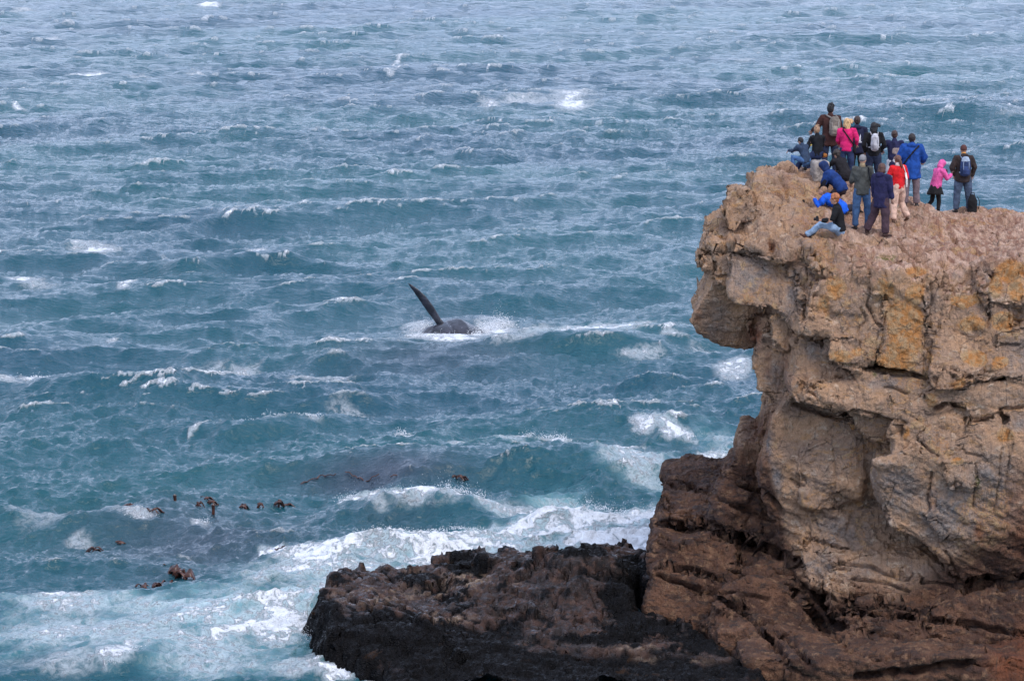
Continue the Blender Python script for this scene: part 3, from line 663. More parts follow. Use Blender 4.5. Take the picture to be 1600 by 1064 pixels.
def color_attrs(me, V, N):
    px, py = PX(V[:, 0], V[:, 1], V[:, 2]); x, y, z = V.T
    w = 18 * fbm(V * 1.2, 3, 80); w2 = 12 * fbm(V * 1.2, 3, 81)
    qx, qy = px + w, py + w2
    def spots(L):
        o = np.zeros(len(V))
        for (cx, cy, rx, ry, d) in L: o = np.maximum(o, d * np.exp(-(((qx - cx) / rx) ** 2 + ((qy - cy) / ry) ** 2) ** 1.5))
        return o
    orange = spots([(1305, 450, 22, 26, .6), (1285, 475, 14, 20, .5), (1410, 520, 34, 55, .9), (1425, 500, 20, 22, 1), (1400, 570, 34, 14, .9), (1385, 455, 14, 16, .8), (1432, 462, 14, 20, .9), (1427, 424, 16, 8, .9), (1375, 440, 10, 10, .5),
                    (1510, 468, 26, 12, 1), (1565, 500, 18, 16, 1), (1580, 425, 26, 18, 1), (1555, 445, 12, 22, .7), (1590, 455, 18, 16, .7), (1520, 505, 22, 12, .7), (1522, 560, 20, 16, 1), (1560, 565, 12, 10, .9), (1320, 560, 20, 9, .8), (1345, 550, 14, 9, .6), (1550, 575, 20, 10, .4),
                    (1250, 400, 12, 14, .3), (1215, 420, 10, 26, .3), (1455, 625, 10, 18, .5), (1490, 725, 14, 8, .7), (1572, 680, 16, 12, .7), (1413, 675, 8, 12, .6), (1328, 665, 5, 5, 1), (1163, 896, 7, 4, 1), (1150, 640, 60, 20, .1), (1500, 600, 14, 10, .6),(1450,560,8,14,.5), (1165,960,22,10,.7), (1215,700,10,30,.3),(1480,415,40,8,.3)])
    red = spots([(1182, 515, 14, 26, 1), (1200, 570, 8, 18, .5), (1230, 560, 10, 20, .5), (1094, 505, 8, 20, .6), (1205, 388, 5, 8, .8), (1225, 595, 14, 22, .4), (1230, 345, 26, 7, .4), (1225, 290, 12, 18, .45), (1600, 800, 30, 70, .5), (1530, 830, 10, 16, .7), (1460, 780, 10, 22, .5), (1265, 345, 30, 8, .5), (1195, 680, 22, 50, .35), (1590, 1030, 50, 50, .8), (1242, 408, 10, 14, .5)])
    grey = spots([(1172, 430, 30, 32, .8), (1240, 450, 12, 40, .6), (1265, 545, 20, 20, .6), (1215, 590, 22, 26, .6), (1400, 760, 34, 60, .75), (1480, 800, 60, 50, .9), (1550, 760, 40, 60, .8), (1310, 830, 40, 26, .8), (1280, 880, 24, 24, .8), (1212, 745, 14, 26, 1), (1205, 700, 8, 26, 1), (1495, 430, 10, 10, .9),
                  (1450, 470, 20, 26, .5), (1545, 430, 22, 18, .4), (1590, 560, 30, 40, .6), (1590, 660, 30, 16, .7), (1560, 620, 40, 16, .4), (1390, 600, 50, 12, .7), (1340, 890, 40, 20, .5), (1440, 900, 40, 20, .4), (1250, 640, 40, 16, .5), (1120, 500, 30, 30, .5), (1360, 720, 40, 26, .3), (1180, 340, 30, 20, .25), (1270, 735, 40, 50, .3)])
    # wave-washed brown zone: rises to the left
    lim = np.interp(px, [1000, 1150, 1200, 1225, 1260, 1290, 1340, 1400, 1480, 1540, 1640], [600, 690, 715, 820, 905, 925, 905, 925, 880, 850, 800])
    brown = sstep(-26, 30, qy - lim)
    brown = np.maximum(brown, spots([(1180, 670, 30, 30, .85), (1240, 640, 40, 12, .5), (1470, 640, 30, 8, .4)]))
    brown = np.where(y > 82.5, sstep(4.5, 3, z), brown)
    topm = sstep(.35, .8, N[:, 2]) * sstep(7.5, 8.5, z)
    pink = np.clip(topm * sstep(1230, 1330, px) * .9 + spots([(1265, 268, 26, 10, .9), (1210, 270, 18, 8, .6), (1280, 345, 40, 14, .6), (1500, 400, 140, 30, .7), (1560, 360, 80, 26, .9)]), 0, 1)
    moss = spots([(1385, 405, 16, 5, 1), (1525, 755, 4, 10, 1), (1362, 583, 4, 4, 1)])
    for k, v in (('moss', moss), ('orange', orange), ('red', red), ('grey', grey), ('brown', brown), ('pink', pink), ('top', topm)): fattr(me, k, v)
def rock_material(name='cliff_rock', shelf=False):
    t = NT(name); v = t.obj()
    n1 = t.noise(v, 1.1, 5, .6, .6); n2 = t.noise(v, 4.5, 6, .65, .3); n3 = t.noise(v, 17, 5, .7); n4 = t.noise(t.obj((1, 1, 1), (.4, .3, .9)), .45, 4, .6, .5)
    nv = t.noise(t.obj((1, 1, 3.2), (0, .5, 0)), 2.6, 5, .65, .4)
    tan = t.mix(t.ramp(n1, .35, .65), (.62, .385, .240), (.45, .295, .205))
    tan = t.mix(t.ramp(n2, .52, .70), tan, (.80, .60, .44))
    tan = t.mix(t.math('MULTIPLY', t.ramp(n4, .46, .64), .45), tan, (.27, .235, .215))
    tan = t.mix(t.math('MULTIPLY', t.ramp(nv, .54, .68), .7), tan, (.60, .34, .16))
    col = t.mix(t.math('MULTIPLY', t.attr('grey'), t.ramp(n2, .25, .6)), tan, t.mix(t.ramp(n3, .35, .65), (.185, .175, .175), (.37, .335, .31)))
    rb = t.noise(t.obj((3.2, .8, 1), (0, 0, -.57)), 1.5, 6, .68, .5)
    pk = t.mix(t.ramp(rb, .38, .62), (.34, .175, .125), (.80, .56, .43))
    pk = t.mix(t.ramp(n1, .52, .66), pk, (.46, .26, .17))
    col = t.mix(t.math('MULTIPLY', t.attr('pink'), .85), col, pk)
    orr = t.mix(t.ramp(n2, .4, .62), (.62, .28, .10), (.58, .38, .21))
    oi = t.math('MAXIMUM', t.attr('orange'), t.math('MULTIPLY', t.ramp(n4, .50, .62), .36)); om = t.math('MULTIPLY', t.ramp(t.math('ADD', t.math('ADD', oi, t.math('MULTIPLY', n3, .6)), t.math('MULTIPLY', n2, .9)), .95, 1.25), t.ramp(oi, 0.02, .22))
    col = t.mix(t.math('MULTIPLY', om, .85), col, orr)
    br = t.mix(t.ramp(n1, .4, .62), (.080, .038, .024), (.19, .096, .058))
    br = t.mix(t.ramp(n2, .5, .66), br, (.27, .16, .10))
    br = t.mix(t.math('MULTIPLY', t.ramp(nv, .5, .62), .7), br, (.030, .020, .018))
    col = t.mix(t.attr('brown'), col, br)
    rd = t.mix(n2, (.22, .055, .022), (.30, .12, .06))
    col = t.mix(t.math('MULTIPLY', t.attr('red'), t.ramp(n1, .3, .6)), col, rd)
    col = t.mix(t.math('MULTIPLY', t.attr('moss'), t.ramp(n3, .4, .55)), col, (.16, .17, .04))
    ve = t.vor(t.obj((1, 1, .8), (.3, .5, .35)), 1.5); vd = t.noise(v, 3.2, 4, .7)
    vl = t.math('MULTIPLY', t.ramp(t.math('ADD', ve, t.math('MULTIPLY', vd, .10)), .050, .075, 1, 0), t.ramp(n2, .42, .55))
    col = t.mix(t.math('MULTIPLY', vl, .55), col, (.07, .05, .04))  # thin dark lines: shade of cracks painted into the base colour
    st = t.noise(t.obj((7, 3, 1.2), (0, .7, .2)), 2.6, 5, .7, .4)
    col = t.mix(t.ramp(st, .56, .70, 0, .35), col, (.12, .085, .07))
    # dark lichen specks and mineral grain
    sp_ = t.ramp(n3, .60, .70)
    col = t.mix(t.math('MULTIPLY', sp_, .5), col, (.06, .05, .045))
    g = t.noise(v, 55, 3, .7)
    hs = t.n.new('ShaderNodeHueSaturation'); t.l.new(col, hs.inputs['Color']); hs.inputs['Saturation'].default_value = 1.10; t.set(hs.inputs['Value'], t.ramp(g, .3, .7, .72, 1.14, False))
    t.p(Base_Color=hs.outputs[0], Roughness=t.ramp(n2, .3, .7, .72, .95))
    cr1 = t.vor(t.obj((1, 1, 1.3), (.3, .5, .2)), 3.1); cr2 = t.vor(t.obj((1, 1, 1.6), (.1, .4, .7)), 8.5)
    ck = t.math('ADD', t.math('MULTIPLY', t.ramp(cr1, 0, .03, 0, 1), t.ramp(n1, .48, .6, 0, .03)), t.math('MULTIPLY', t.noise(t.obj((6, 1.5, 1.2), (0, .75, .2)), 2.2, 5, .65, .5), .11))
    hh = t.math('ADD', ck, t.math('ADD', t.math('MULTIPLY', n2, .14), t.math('MULTIPLY', n3, .055)))
    hh = t.math('ADD', hh, t.math('MULTIPLY', g, .012))
    t.bump(hh, 1.1, 1.0)
    return t.m
CV = 0.037
V, N, Fq = remesh(bv, bf, CV, 3)
N = vnormals(V, Fq)
N = soft_normals(V, Fq, 2)
V1 = V + N * rock_displace(V, N, 0)[:, None]
N = soft_normals(V1, Fq, 3)
V1 = planarize(V1, N, (1.1, 1.15, 1.5), 501, .50, BED)
V1 = planarize(V1, soft_normals(V1, Fq, 2), (2.4, 2.5, 3.8), 511, .58, BED)
V1 = planarize(V1, soft_normals(V1, Fq, 2), (5.0, 5.0, 8.0), 521, .45, BED)
N = soft_normals(V1, Fq, 1)
V2 = V1 + N * rock_displace(V1, N, 1)[:, None]
me = np_mesh('cliff', V2, Fq)
color_attrs(me, V2, vnormals(V2, Fq))
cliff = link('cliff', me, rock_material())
tag(cliff, kind='structure')
cliff_bvh = BVHTree.FromPolygons([tuple(v) for v in V2], [tuple(f) for f in Fq])
print('cliff', len(V2), time.time() - T0)

# ------------------------------------------------------------------ low black rock shelf at the water line
def Wz(px, py, z):
    p = W(px, py, 1.0); t = (CAMZ - z) / (CAMZ - p.z)
    return (p.x * t, t, z)
SH = [(500, 942, 1.0), (530, 920, 1.08), (570, 905, 1.1), (600, 896, 1.15), (560, 940, 1.05), (640, 965, 1.0), (700, 985, .8), (560, 965, .95), (510, 965, .85), (620, 910, .95), (655, 912, .9), (690, 915, .8), (650, 940, .85), (690, 960, .8),
      (705, 885, 1.15), (720, 873, 1.35), (760, 871, 1.3), (790, 877, 1.2), (815, 872, 1.35), (850, 872, 1.4), (872, 856, 1.8), (900, 852, 1.95), (935, 859, 1.85), (960, 873, 1.6), (985, 882, 1.35), (1010, 891, 1.2), (1040, 900, 1.2),
      (740, 900, 1.0), (800, 900, 1.25), (850, 910, 1.3), (900, 890, 1.6), (950, 910, 1.3), (1000, 925, .8), (760, 940, .95), (820, 950, 1.0), (880, 950, 1.0), (950, 950, .8), (1000, 955, .45), (1040, 960, .5),
      (780, 985, .6), (840, 985, .75), (900, 970, .85), (960, 985, .7), (1000, 985, .5), (870, 1010, .45), (930, 1035, .25), (1000, 1010, .35), (1050, 1000, .4), (1110, 1030, .35), (1080, 1050, .15), (700, 1010, .5), (640, 1030, .35), (740, 1030, .35), (800, 1040, .25), (600, 1055, .15), (680, 1058, .15), (860, 1060, .1), (1140, 1060, .2), (1000, 1050, .12)]
SP = np.array([Wz(*c) for c in SH])
OUT = [Wz(a, b, 0)[:2] for a, b in ((489, 985), (490, 1003), (500, 1026), (520, 1040), (560, 1050), (600, 1066), (620, 1110), (1215, 1110), (1200, 1066), (1130, 1030), (1065, 992))] + [(4.9, 77), (5.0, 79.8), (4.0, 80.2), (2.6, 79.2), (1.6, 78.6), (.6, 78.4), (0.1, 79.0), (-1.6, 79.2), (-2.2, 78.2), (-3.2, 78.3), (-4.4, 77.0)]
def make_shelf():
    st = 0.040
    xs = np.arange(-5.6, 6.8, st); ys = np.arange(69.0, 81.2, st * 1.15)
    X, Y = np.meshgrid(xs, ys, indexing='ij'); x = X.ravel(); y = Y.ravel()
    P0 = np.stack([x, y, 0 * x], 1)
    wx = .25 * noise(P0 * 1.3, 301) + .10 * noise(P0 * 4, 303); wy = .25 * noise(P0 * 1.3 + 7, 302) + .10 * noise(P0 * 4 + 9, 304)
    qx, qy = x + wx, y + wy
    inside = np.zeros(len(x), bool); dist = np.full(len(x), 1e9)
    n = len(OUT)
    for i in range(n):
        (x0, y0), (x1, y1) = OUT[i], OUT[(i + 1) % n]
        cond = ((y0 > qy) != (y1 > qy)) & (qx < (x1 - x0) * (qy - y0) / ((y1 - y0) or 1e-9) + x0)
        inside ^= cond
        dx, dy = x1 - x0, y1 - y0
        t = np.clip(((qx - x0) * dx + (qy - y0) * dy) / (dx * dx + dy * dy), 0, 1)
        dist = np.minimum(dist, np.hypot(qx - x0 - t * dx, qy - y0 - t * dy))
    sd = np.where(inside, dist, -dist)
    w = 0; hz = 0
    for (sx, sy, sz) in SP:
        ww = 1 / ((x - sx) ** 2 + (y - sy) ** 2 + .05) ** 1.7
        w = w + ww; hz = hz + ww * sz
    h = hz / w
    # broken, tilted beds
    P = np.stack([x, y, 0 * x], 1)
    Pw = P + .3 * np.stack([noise(P * 1.1, 310), noise(P * 1.1, 311), 0 * x], 1)
    e1 = worley(Pw * np.array([.95, .8, 1]), 312); e2 = worley(Pw * np.array([2.6, 2.0, 1]), 313)
    amp = sstep(0, .8, h)
    ca, cb = (e1[2] % 997) / 997. - .5, (e2[2] % 997) / 997. - .5
    dz = .22 * ca * sstep(0, .12, e1[1] - e1[0]) - .20 * (1 - sstep(0, .10, e1[1] - e1[0])) + .12 * cb - .09 * (1 - sstep(0, .12, e2[1] - e2[0]))
    dz += .22 * (_G[(e1[2] >> 4) & 255][:, :2] * e1[3][:, :2]).sum(1) + .10 * (_G[(e2[2] >> 4) & 255][:, :2] * e2[3][:, :2]).sum(1)
    dz += .07 * fbm(P * 1.2, 4, 315, True) - .16 - .06 * (x < -.8)
    led = noise(np.stack([(y + x * .35) * 2.6, x * .5, 0 * x], 1), 320)
    dz += .07 * (1 - 2 * np.abs(led))
    h = h + dz * (.35 + .65 * amp) 
    edge = sstep(-.32, .30, sd)
    z = -0.7 + (h + 0.7) * edge
    # tide pools: flat-bottomed hollows
    mus = np.zeros(len(x))
    px, py = PX(x, y, z)
    for (cx, cy, rx, ry, d) in MUS: mus = np.maximum(mus, d * np.exp(-(((px - cx) / rx) ** 2 + ((py - cy) / ry) ** 2) ** 2))
    fine = worley(P * 17, 330)
    z = z + np.clip(mus + (1 - sstep(.05, .5, z)) * .5, 0, 1) * (.055 * (0.5 - fine[0]) + .05 * noise(P * 6, 331))
    z = z + .02 * noise(P * 12, 332) + .05 * (1 - 2 * np.abs(noise(P * np.array([2.5, 6, 1]), 333)))
    for (pxx, pyy, pz, rx, ry) in POOLS:
        c = Wz(pxx, pyy, pz); q = np.hypot((x - c[0]) / rx, (y - c[1]) / ry) + .15 * noise(P * 3, 340)
        z = np.where(z > pz - .06, pz - .06 + (z - pz + .06) * sstep(.85, 1.25, q), z)
        z = np.where((q > 1.0) & (q < 1.6), np.maximum(z, pz + .03), z)
    jx = .05 * noise(np.stack([x * 2, y * 2, z * 4], 1), 341); jy = .05 * noise(np.stack([x * 2, y * 2, z * 4 + 5], 1), 342)
    nx, ny = X.shape
    idx = np.arange(nx * ny).reshape(nx, ny)
    Fc = np.stack([idx[:-1, :-1], idx[1:, :-1], idx[1:, 1:], idx[:-1, 1:]], -1).reshape(-1, 4)
    keep = (z[Fc] > -.62).any(1)
    Fc = Fc[keep]
    used = np.unique(Fc); mp_ = np.full(nx * ny, -1); mp_[used] = np.arange(len(used)); Fc = mp_[Fc]
    Vv = np.stack([x + jx, y + jy, z], 1)[used]
    Vv = planarize(Vv, soft_normals(Vv, Fc, 2), (1.5, 1.6, 3.2), 531, .75, BED)
    Vv = planarize(Vv, soft_normals(Vv, Fc, 2), (3.4, 3.6, 7.0), 541, .7, BED)
    nn = vnormals(Vv, Fc)
    ms = mus[used]
    e3 = worley((Vv @ np.array([[.9, -.3, .3], [.3, .95, 0], [-.3, 0, .95]])) * np.array([1.8, 2.6, 5.0]) + .3 * fbm(Vv * 1.5, 2, 360)[:, None], 361, True)
    d3 = .05 * fbm(Vv * np.array([3, 3, 8.]), 5, 362, True) + .03 * (1 - 2 * np.abs(noise((Vv @ BED) * np.array([1.2, 1.5, 11]), 365))) + .07 * ((e3[2] % 991) / 991. - .5) - .06 * (1 - sstep(0, .05, e3[1] - e3[0])) + .02 * noise(Vv * 9, 363)
    f3 = worley(Vv * 15, 364)
    d3 += np.clip(ms, 0, 1) * .035 * (.5 - f3[0])
    Vv = Vv + nn * d3[:, None]
    me = np_mesh('rock_shelf', Vv, Fc)
    nn = vnormals(Vv, Fc)
    px, py = PX(Vv[:, 0], Vv[:, 1], Vv[:, 2])
    m2 = mus[used] * .8 + .22 + .75 * fbm(Vv * 2.0, 4, 350)
    m2 = np.clip(np.maximum(sstep(.30, .42, m2), sstep(.45, .2, Vv[:, 2] + .2 * noise(Vv * 2, 351))), 0, 1)
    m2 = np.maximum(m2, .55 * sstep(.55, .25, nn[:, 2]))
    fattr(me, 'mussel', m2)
    br = np.zeros(len(Vv))
    for (cx, cy, rx, ry, d) in [(730, 905, 40, 12, .8), (640, 900, 30, 10, .6), (590, 930, 60, 16, .5), (680, 925, 40, 10, .6), (745, 1012, 26, 9, 1.2), (660, 985, 40, 8, .8), (700, 965, 30, 7, .9), (800, 905, 20, 8, .6), (1010, 1010, 50, 5, .7), (1050, 1035, 60, 9, .8), (830, 1045, 14, 4, 1)]:
        br = np.maximum(br, d * np.exp(-((px - cx) / rx) ** 2 - ((py - cy) / ry) ** 2))
    fattr(me, 'pale', br)
    return me, Vv, Fc
MUS = [(560, 1000, 100, 38, 1.2), (640, 1010, 90, 36, 1.2), (500, 975, 24, 40, 1.1), (720, 1020, 90, 40, .95), (800, 1050, 120, 26, 1.0), (900, 1060, 160, 20, 1), (730, 885, 40, 14, .9), (650, 905, 24, 9, .7), (905, 862, 45, 12, .8), (980, 930, 40, 34, 1.0), (1000, 885, 44, 12, .9),
       (1010, 985, 60, 16, 1.0), (940, 1000, 70, 12, .5), (1090, 1005, 40, 20, .7), (1060, 1060, 60, 16, .9), (700, 935, 40, 9, .7), (780, 985, 40, 14, .5), (640, 975, 40, 12, .5), (960, 905, 30, 10, .5), (1000, 940, 40, 20, 1)]
POOLS = [(1001, 960, .36, .20, 1.05), (694, 951, .50, .20, .28), (640, 920, .58, .24, .24), (700, 905, .62, .18, .22), (597, 943, .74, .09, .2), (745, 930, .6, .12, .18)]
def shelf_material():
    t = NT('shelf_rock'); v = t.obj()
    n1 = t.noise(v, 1.6, 5, .62, .6); n2 = t.noise(v, 6, 6, .68, .3); n3 = t.noise(v, 30, 4, .7)
    nv = t.noise(t.obj((.5, 3, 3), (.3, 0, .5)), 2.2, 5, .65, .4)
    c = t.mix(t.ramp(n1, .4, .62), (.015, .008, .006), (.052, .022, .013))
    c = t.mix(t.ramp(n2, .52, .68), c, (.095, .050, .034))
    c = t.mix(t.ramp(nv, .52, .66), c, (.045, .036, .036))
    c = t.mix(t.math('MULTIPLY', t.attr('pale'), t.ramp(n2, .35, .6)), c, t.mix(t.ramp(n1, .45, .6), (.13, .055, .035), (.40, .30, .21)))
    m = t.attr('mussel')
    blk = t.mix(t.ramp(n3, .45, .68), (.003, .003, .0035), (.013, .011, .012))
    blk = t.mix(t.math('MULTIPLY', t.ramp(n1, .62, .7), .6), blk, (.05, .025, .012))
    c = t.mix(m, c, blk)
    t.p(Base_Color=c, Roughness=t.math('ADD', t.ramp(t.noise(v, 7, 4, .7), .42, .54, .07, .72), t.math('MULTIPLY', m, .1)))
    t.set(t.b.inputs['Specular IOR Level'], t.math('SUBTRACT', .42, t.math('MULTIPLY', m, .28)))
    vv = t.vor(v, 24, 'F1')
    h = t.math('ADD', t.math('MULTIPLY', n2, .10), t.math('MULTIPLY', n3, .03))
    h = t.math('SUBTRACT', h, t.math('MULTIPLY', t.math('MULTIPLY', vv, m), .05))
    t.bump(h, 1.0, .9)
    return t.m
sme, SV, SF = make_shelf()
shelf = link('rock_shelf', sme, shelf_material()); tag(shelf, kind='structure')
shelf_bvh = BVHTree.FromPolygons([tuple(v) for v in SV], [tuple(f) for f in SF])
# still pools left by the waves
pt = NT('pool_water'); pt.p(Base_Color=(.03, .045, .05, 1), Roughness=.04, IOR=1.34)
pt.bump(pt.noise(pt.obj(), 4, 3), .02, .5)
for (pxx, pyy, pz, rx, ry) in POOLS:
    c = Wz(pxx, pyy, pz)
    vs_ = [(c[0], c[1], pz)] + [(c[0] + rx * 1.25 * math.cos(a), c[1] + ry * 1.25 * math.sin(a), pz) for a in [i * math.pi / 12 for i in range(24)]]
    fs = [(0, i + 1, (i + 1) % 24 + 1) for i in range(24)]
    pm = bpy.data.meshes.new('tide_pool'); pm.from_pydata(vs_, [], fs)
    tag(link('tide_pool', pm, pt.m), kind='structure')
print('shelf', len(SV), time.time() - T0)

# ------------------------------------------------------------------ people
def ring_tube(V, Fc, pts, rad, ref=(0, 1, 0), n=12, capr=0.6):
    """closed tube through pts with elliptical radii (side, depth); ref gives the depth axis"""
    pts = [Vector(p) for p in pts]
    rad = [(r, r) if isinstance(r, (int, float)) else r for r in rad]
    d0 = (pts[0] - pts[1]).normalized(); d1 = (pts[-1] - pts[-2]).normalized()
    P = [pts[0] + d0 * rad[0][1] * capr] + pts + [pts[-1] + d1 * rad[-1][1] * capr]
    R = [(rad[0][0] * .5, rad[0][1] * .5)] + rad + [(rad[-1][0] * .5, rad[-1][1] * .5)]
    o = len(V); m = len(P); rv = Vector(ref)
    for i in range(m):
        t = (P[min(i + 1, m - 1)] - P[max(i - 1, 0)]).normalized()
        s = rv.cross(t)
        if s.length < 1e-3: s = Vector((1, 0.01, 0)).cross(t)
        s.normalize(); dp = t.cross(s).normalized()
        for k in range(n):
            a = 2 * math.pi * k / n
            V.append(tuple(P[i] + s * (R[i][0] * math.cos(a)) + dp * (R[i][1] * math.sin(a))))
    for i in range(m - 1):
        for k in range(n):
            k2 = (k + 1) % n
            Fc.append((o + i * n + k, o + i * n + k2, o + (i + 1) * n + k2, o + (i + 1) * n + k))
    Fc.append(tuple(o + k for k in reversed(range(n)))); Fc.append(tuple(o + (m - 1) * n + k for k in range(n)))
def ball(V, Fc, c, r, M=None, nu=12, nv=8):
    o = len(V); c = Vector(c)
    pts = []
    for j in range(nv + 1):
        th = math.pi * j / nv
        for i in range(nu):
            ph = 2 * math.pi * i / nu
            p = Vector((r[0] * math.sin(th) * math.cos(ph), r[1] * math.sin(th) * math.sin(ph), r[2] * math.cos(th)))
            if M: p = M @ p
            pts.append(tuple(c + p))
    V.extend(pts)
    for j in range(nv):
        for i in range(nu):
            i2 = (i + 1) % nu
            Fc.append((o + j * nu + i, o + (j + 1) * nu + i, o + (j + 1) * nu + i2, o + j * nu + i2))
def fuse(name, V, Fc, mat, parent, vox=.018, smooth=2, folds=0.0, fs=7.0, seed=0, extra=None, stretch=(1, 1, .7)):
    v, n, f = remesh(V, Fc, vox, smooth)
    if folds:
        n = vnormals(v, f)
        q = v * fs * np.array(stretch) + seed * 3.7
        v = v + n * (folds * (1 - 2 * np.abs(noise(q, seed))) + folds * .5 * noise(q * 2.3, seed + 5))[:, None]
    if extra:
        ev, ef = extra
        o = len(v); v = np.concatenate([v, np.array(ev)]); q4 = [tuple(i + o for i in fc) for fc in ef if len(fc) == 4]
        f = np.concatenate([f, np.array(q4)])
    me = np_mesh(name, v, f)
    return link(name, me, mat, parent)
_mats = {}
def cloth(c, rough=.85, var=.25, sc_=9.0):
    k = (c, rough)
    if k in _mats: return _mats[k]
    t = NT('cloth'); v = t.obj()
    n = t.noise(v, sc_, 4, .6, .4); w = t.noise(v, 90, 2)
    dk = tuple(q * (1 - var) for q in c); lt = tuple(min(1, q * (1 + var)) for q in c)
    t.p(Base_Color=t.mix(t.ramp(n, .35, .65), dk, lt), Roughness=rough)
    t.b.inputs['Specular IOR Level'].default_value = .25
    t.bump(t.math('ADD', t.math('MULTIPLY', n, .02), t.math('MULTIPLY', w, .002)), 1.0, .7)
    _mats[k] = t.m
    return t.m
SKIN = (.46, .25, .17)
def skin_mat(c=SKIN):
    k = ('skin', c)
    if k in _mats: return _mats[k]
    t = NT('skin'); n = t.noise(t.obj(), 14, 3)
    t.p(Base_Color=t.mix(n, tuple(q * .85 for q in c), tuple(q * 1.1 for q in c)), Roughness=.55)
    _mats[k] = t.m; return t.m
def hair_mat(c):
    k = ('hair', c)
    if k in _mats: return _mats[k]
    t = NT('hair'); n = t.noise(t.obj((9, 9, 2)), 6, 4, .7)
    t.p(Base_Color=t.mix(t.ramp(n, .35, .65), tuple(q * .5 for q in c), tuple(min(1, q * 1.4) for q in c)), Roughness=.5)
    t.bump(n, .02, .8); _mats[k] = t.m; return t.m
_sph = None
def small_ball(name, loc, r, mat, parent):
    global _sph
    key = ('ball', mat.name)
    if key not in _mats:
        V, Fc = [], []; ball(V, Fc, (0, 0, 0), (1, 1, 1), None, 8, 6)
        me = bpy.data.meshes.new(name); me.from_pydata(V, [], Fc)
        me.polygons.foreach_set('use_smooth', [True] * len(me.polygons)); me.materials.append(mat); _mats[key] = me
    o = bpy.data.objects.new(name, _mats[key]); COL.objects.link(o); o.parent = parent; o.location = loc
    o.scale = r if isinstance(r, tuple) else (r, r, r); return o
def hit(px, py, fallback=None):
    o = Vector((0, 0, CAMZ)); dr = (W(px, py, 10) - o).normalized()
    h = cliff_bvh.ray_cast(o, dr, 300)
    return h[0]
def ground(x, y, zmax=13):
    h = cliff_bvh.ray_cast(Vector((x, y, zmax)), Vector((0, 0, -1)), 20)
    return h[0].z if h[0] else None
R2 = math.radians
def vec(*a): return Vector(a).normalized()
class P_: pass
def person(px, py, D=None, H=1.75, head=0, lean=0, side=0, twist=0, hyaw=0, hpitch=0, legs=None, feet=None, arms=None, hand=((0, 0, -1), (0, 0, -1)),
           top=(.05, .05, .06), sleeve=None, hem=.05, bulk=1.0, bottom=(.04, .06, .12), legw=1.0, shoe=(.03, .025, .022), hair=(.03, .02, .015), style='short',
           skin=SKIN, label='', fist=False, sit=None, seed=0, grp=True, z=None, skirt=None, collar=None, hood=None, bare_leg=False, vest=None):
    s = H / 1.75
    if z is None:
        h = hit(px, py)
        if D is not None and (h is None or abs(h.y - D) > 2.5):
            p = W(px, py, D); g = ground(p.x, D); h = Vector((p.x, D, g if g is not None else p.z))
        base = h
    else: base = W(px, py, D); base.z = z
    root = bpy.data.objects.new('person', None); COL.objects.link(root); root.empty_display_size = .3
    root.location = base - Vector((0, 0, .015)); root.rotation_euler = (0, 0, R2(head))
    tag(root, label, 'person', 'people watching the whale from the cliff top')
    legs = legs or (((-.06, .02, -1), (-.04, -.03, -1)), ((.06, 0, -1), (.04, -.04, -1)))
    feet = feet or ((-.25, 1, 0), (.25, 1, 0))
    arms = arms or (((-.22, -.05, -1), (-.1, .25, -1)), ((.22, -.05, -1), (.1, .25, -1)))
    TH, SHN = .43 * s, .41 * s
    # leg chain relative to pelvis
    L = []
    for k, sx in enumerate((-1, 1)):
        hp = Vector((sx * .095 * s, 0, 0)); kn = hp + vec(*legs[k][0]) * TH; an = kn + vec(*legs[k][1]) * SHN; L.append([hp, kn, an])
    low = min(l[2].z for l in L) - .085 * s
    pz = -low if sit is None else sit
    for l in L:
        for q in l: q.z += pz
    pel = Vector((0, 0, pz))
    if sit is not None: pass
    Rt = Matrix.Rotation(R2(twist), 3, 'Z') @ Matrix.Rotation(R2(side), 3, 'Y') @ Matrix.Rotation(-R2(lean), 3, 'X')
    def T(x, y, zz): return pel + Rt @ (Vector((x, y, zz)) * s)
    # bend the spine progressively
    def Sp(x, y, zz):
        f = min(1, max(0, zz / .25)); Rm = Matrix.Rotation(R2(twist) * f, 3, 'Z') @ Matrix.Rotation(R2(side) * f, 3, 'Y') @ Matrix.Rotation(-R2(lean) * (.4 + .6 * f), 3, 'X')
        return pel + Rm @ (Vector((x, y, zz)) * s)
    sh = [T(-.178, 0, .50), T(.178, 0, .50)]
    A = []
    for k in range(2):
        el = sh[k] + vec(*arms[k][0]) * .285 * s; wr = el + vec(*arms[k][1]) * .25 * s; A.append([sh[k], el, wr])
    neck = T(0, -.005, .56)
    Rh = Matrix.Rotation(R2(hyaw), 3, 'Z') @ Matrix.Rotation(-R2(hpitch), 3, 'X')
    Rh = Matrix.Rotation(R2(twist), 3, 'Z') @ Rh
    hc = neck + (Rt @ Vector((0, .012, .05)) + Rh @ Vector((0, .022, .085))) * s
    front = Rt @ Vector((0, 1, 0))
    sk = skin_mat(skin)
    # ---- body, one surface
    V, Fc = [], []
    ring_tube(V, Fc, [Sp(0, 0, -.06), Sp(0, 0, .06), Sp(0, 0, .2), Sp(0, .01, .36), Sp(0, 0, .48), T(0, -.01, .53)],
              [(.13 * s, .09 * s), (.145 * s, .1 * s), (.12 * s, .085 * s), (.145 * s, .1 * s), (.14 * s, .08 * s), (.06 * s, .06 * s)], front)
    ring_tube(V, Fc, [T(0, -.01, .5), neck, hc - Rh @ Vector((0, 0, .05)) * s], [.055 * s, .052 * s, .05 * s])
    ball(V, Fc, hc, (.074 * s, .094 * s, .108 * s), Rh)
    ball(V, Fc, hc + Rh @ Vector((0, .028, -.062)) * s, (.052 * s, .058 * s, .052 * s), Rh)
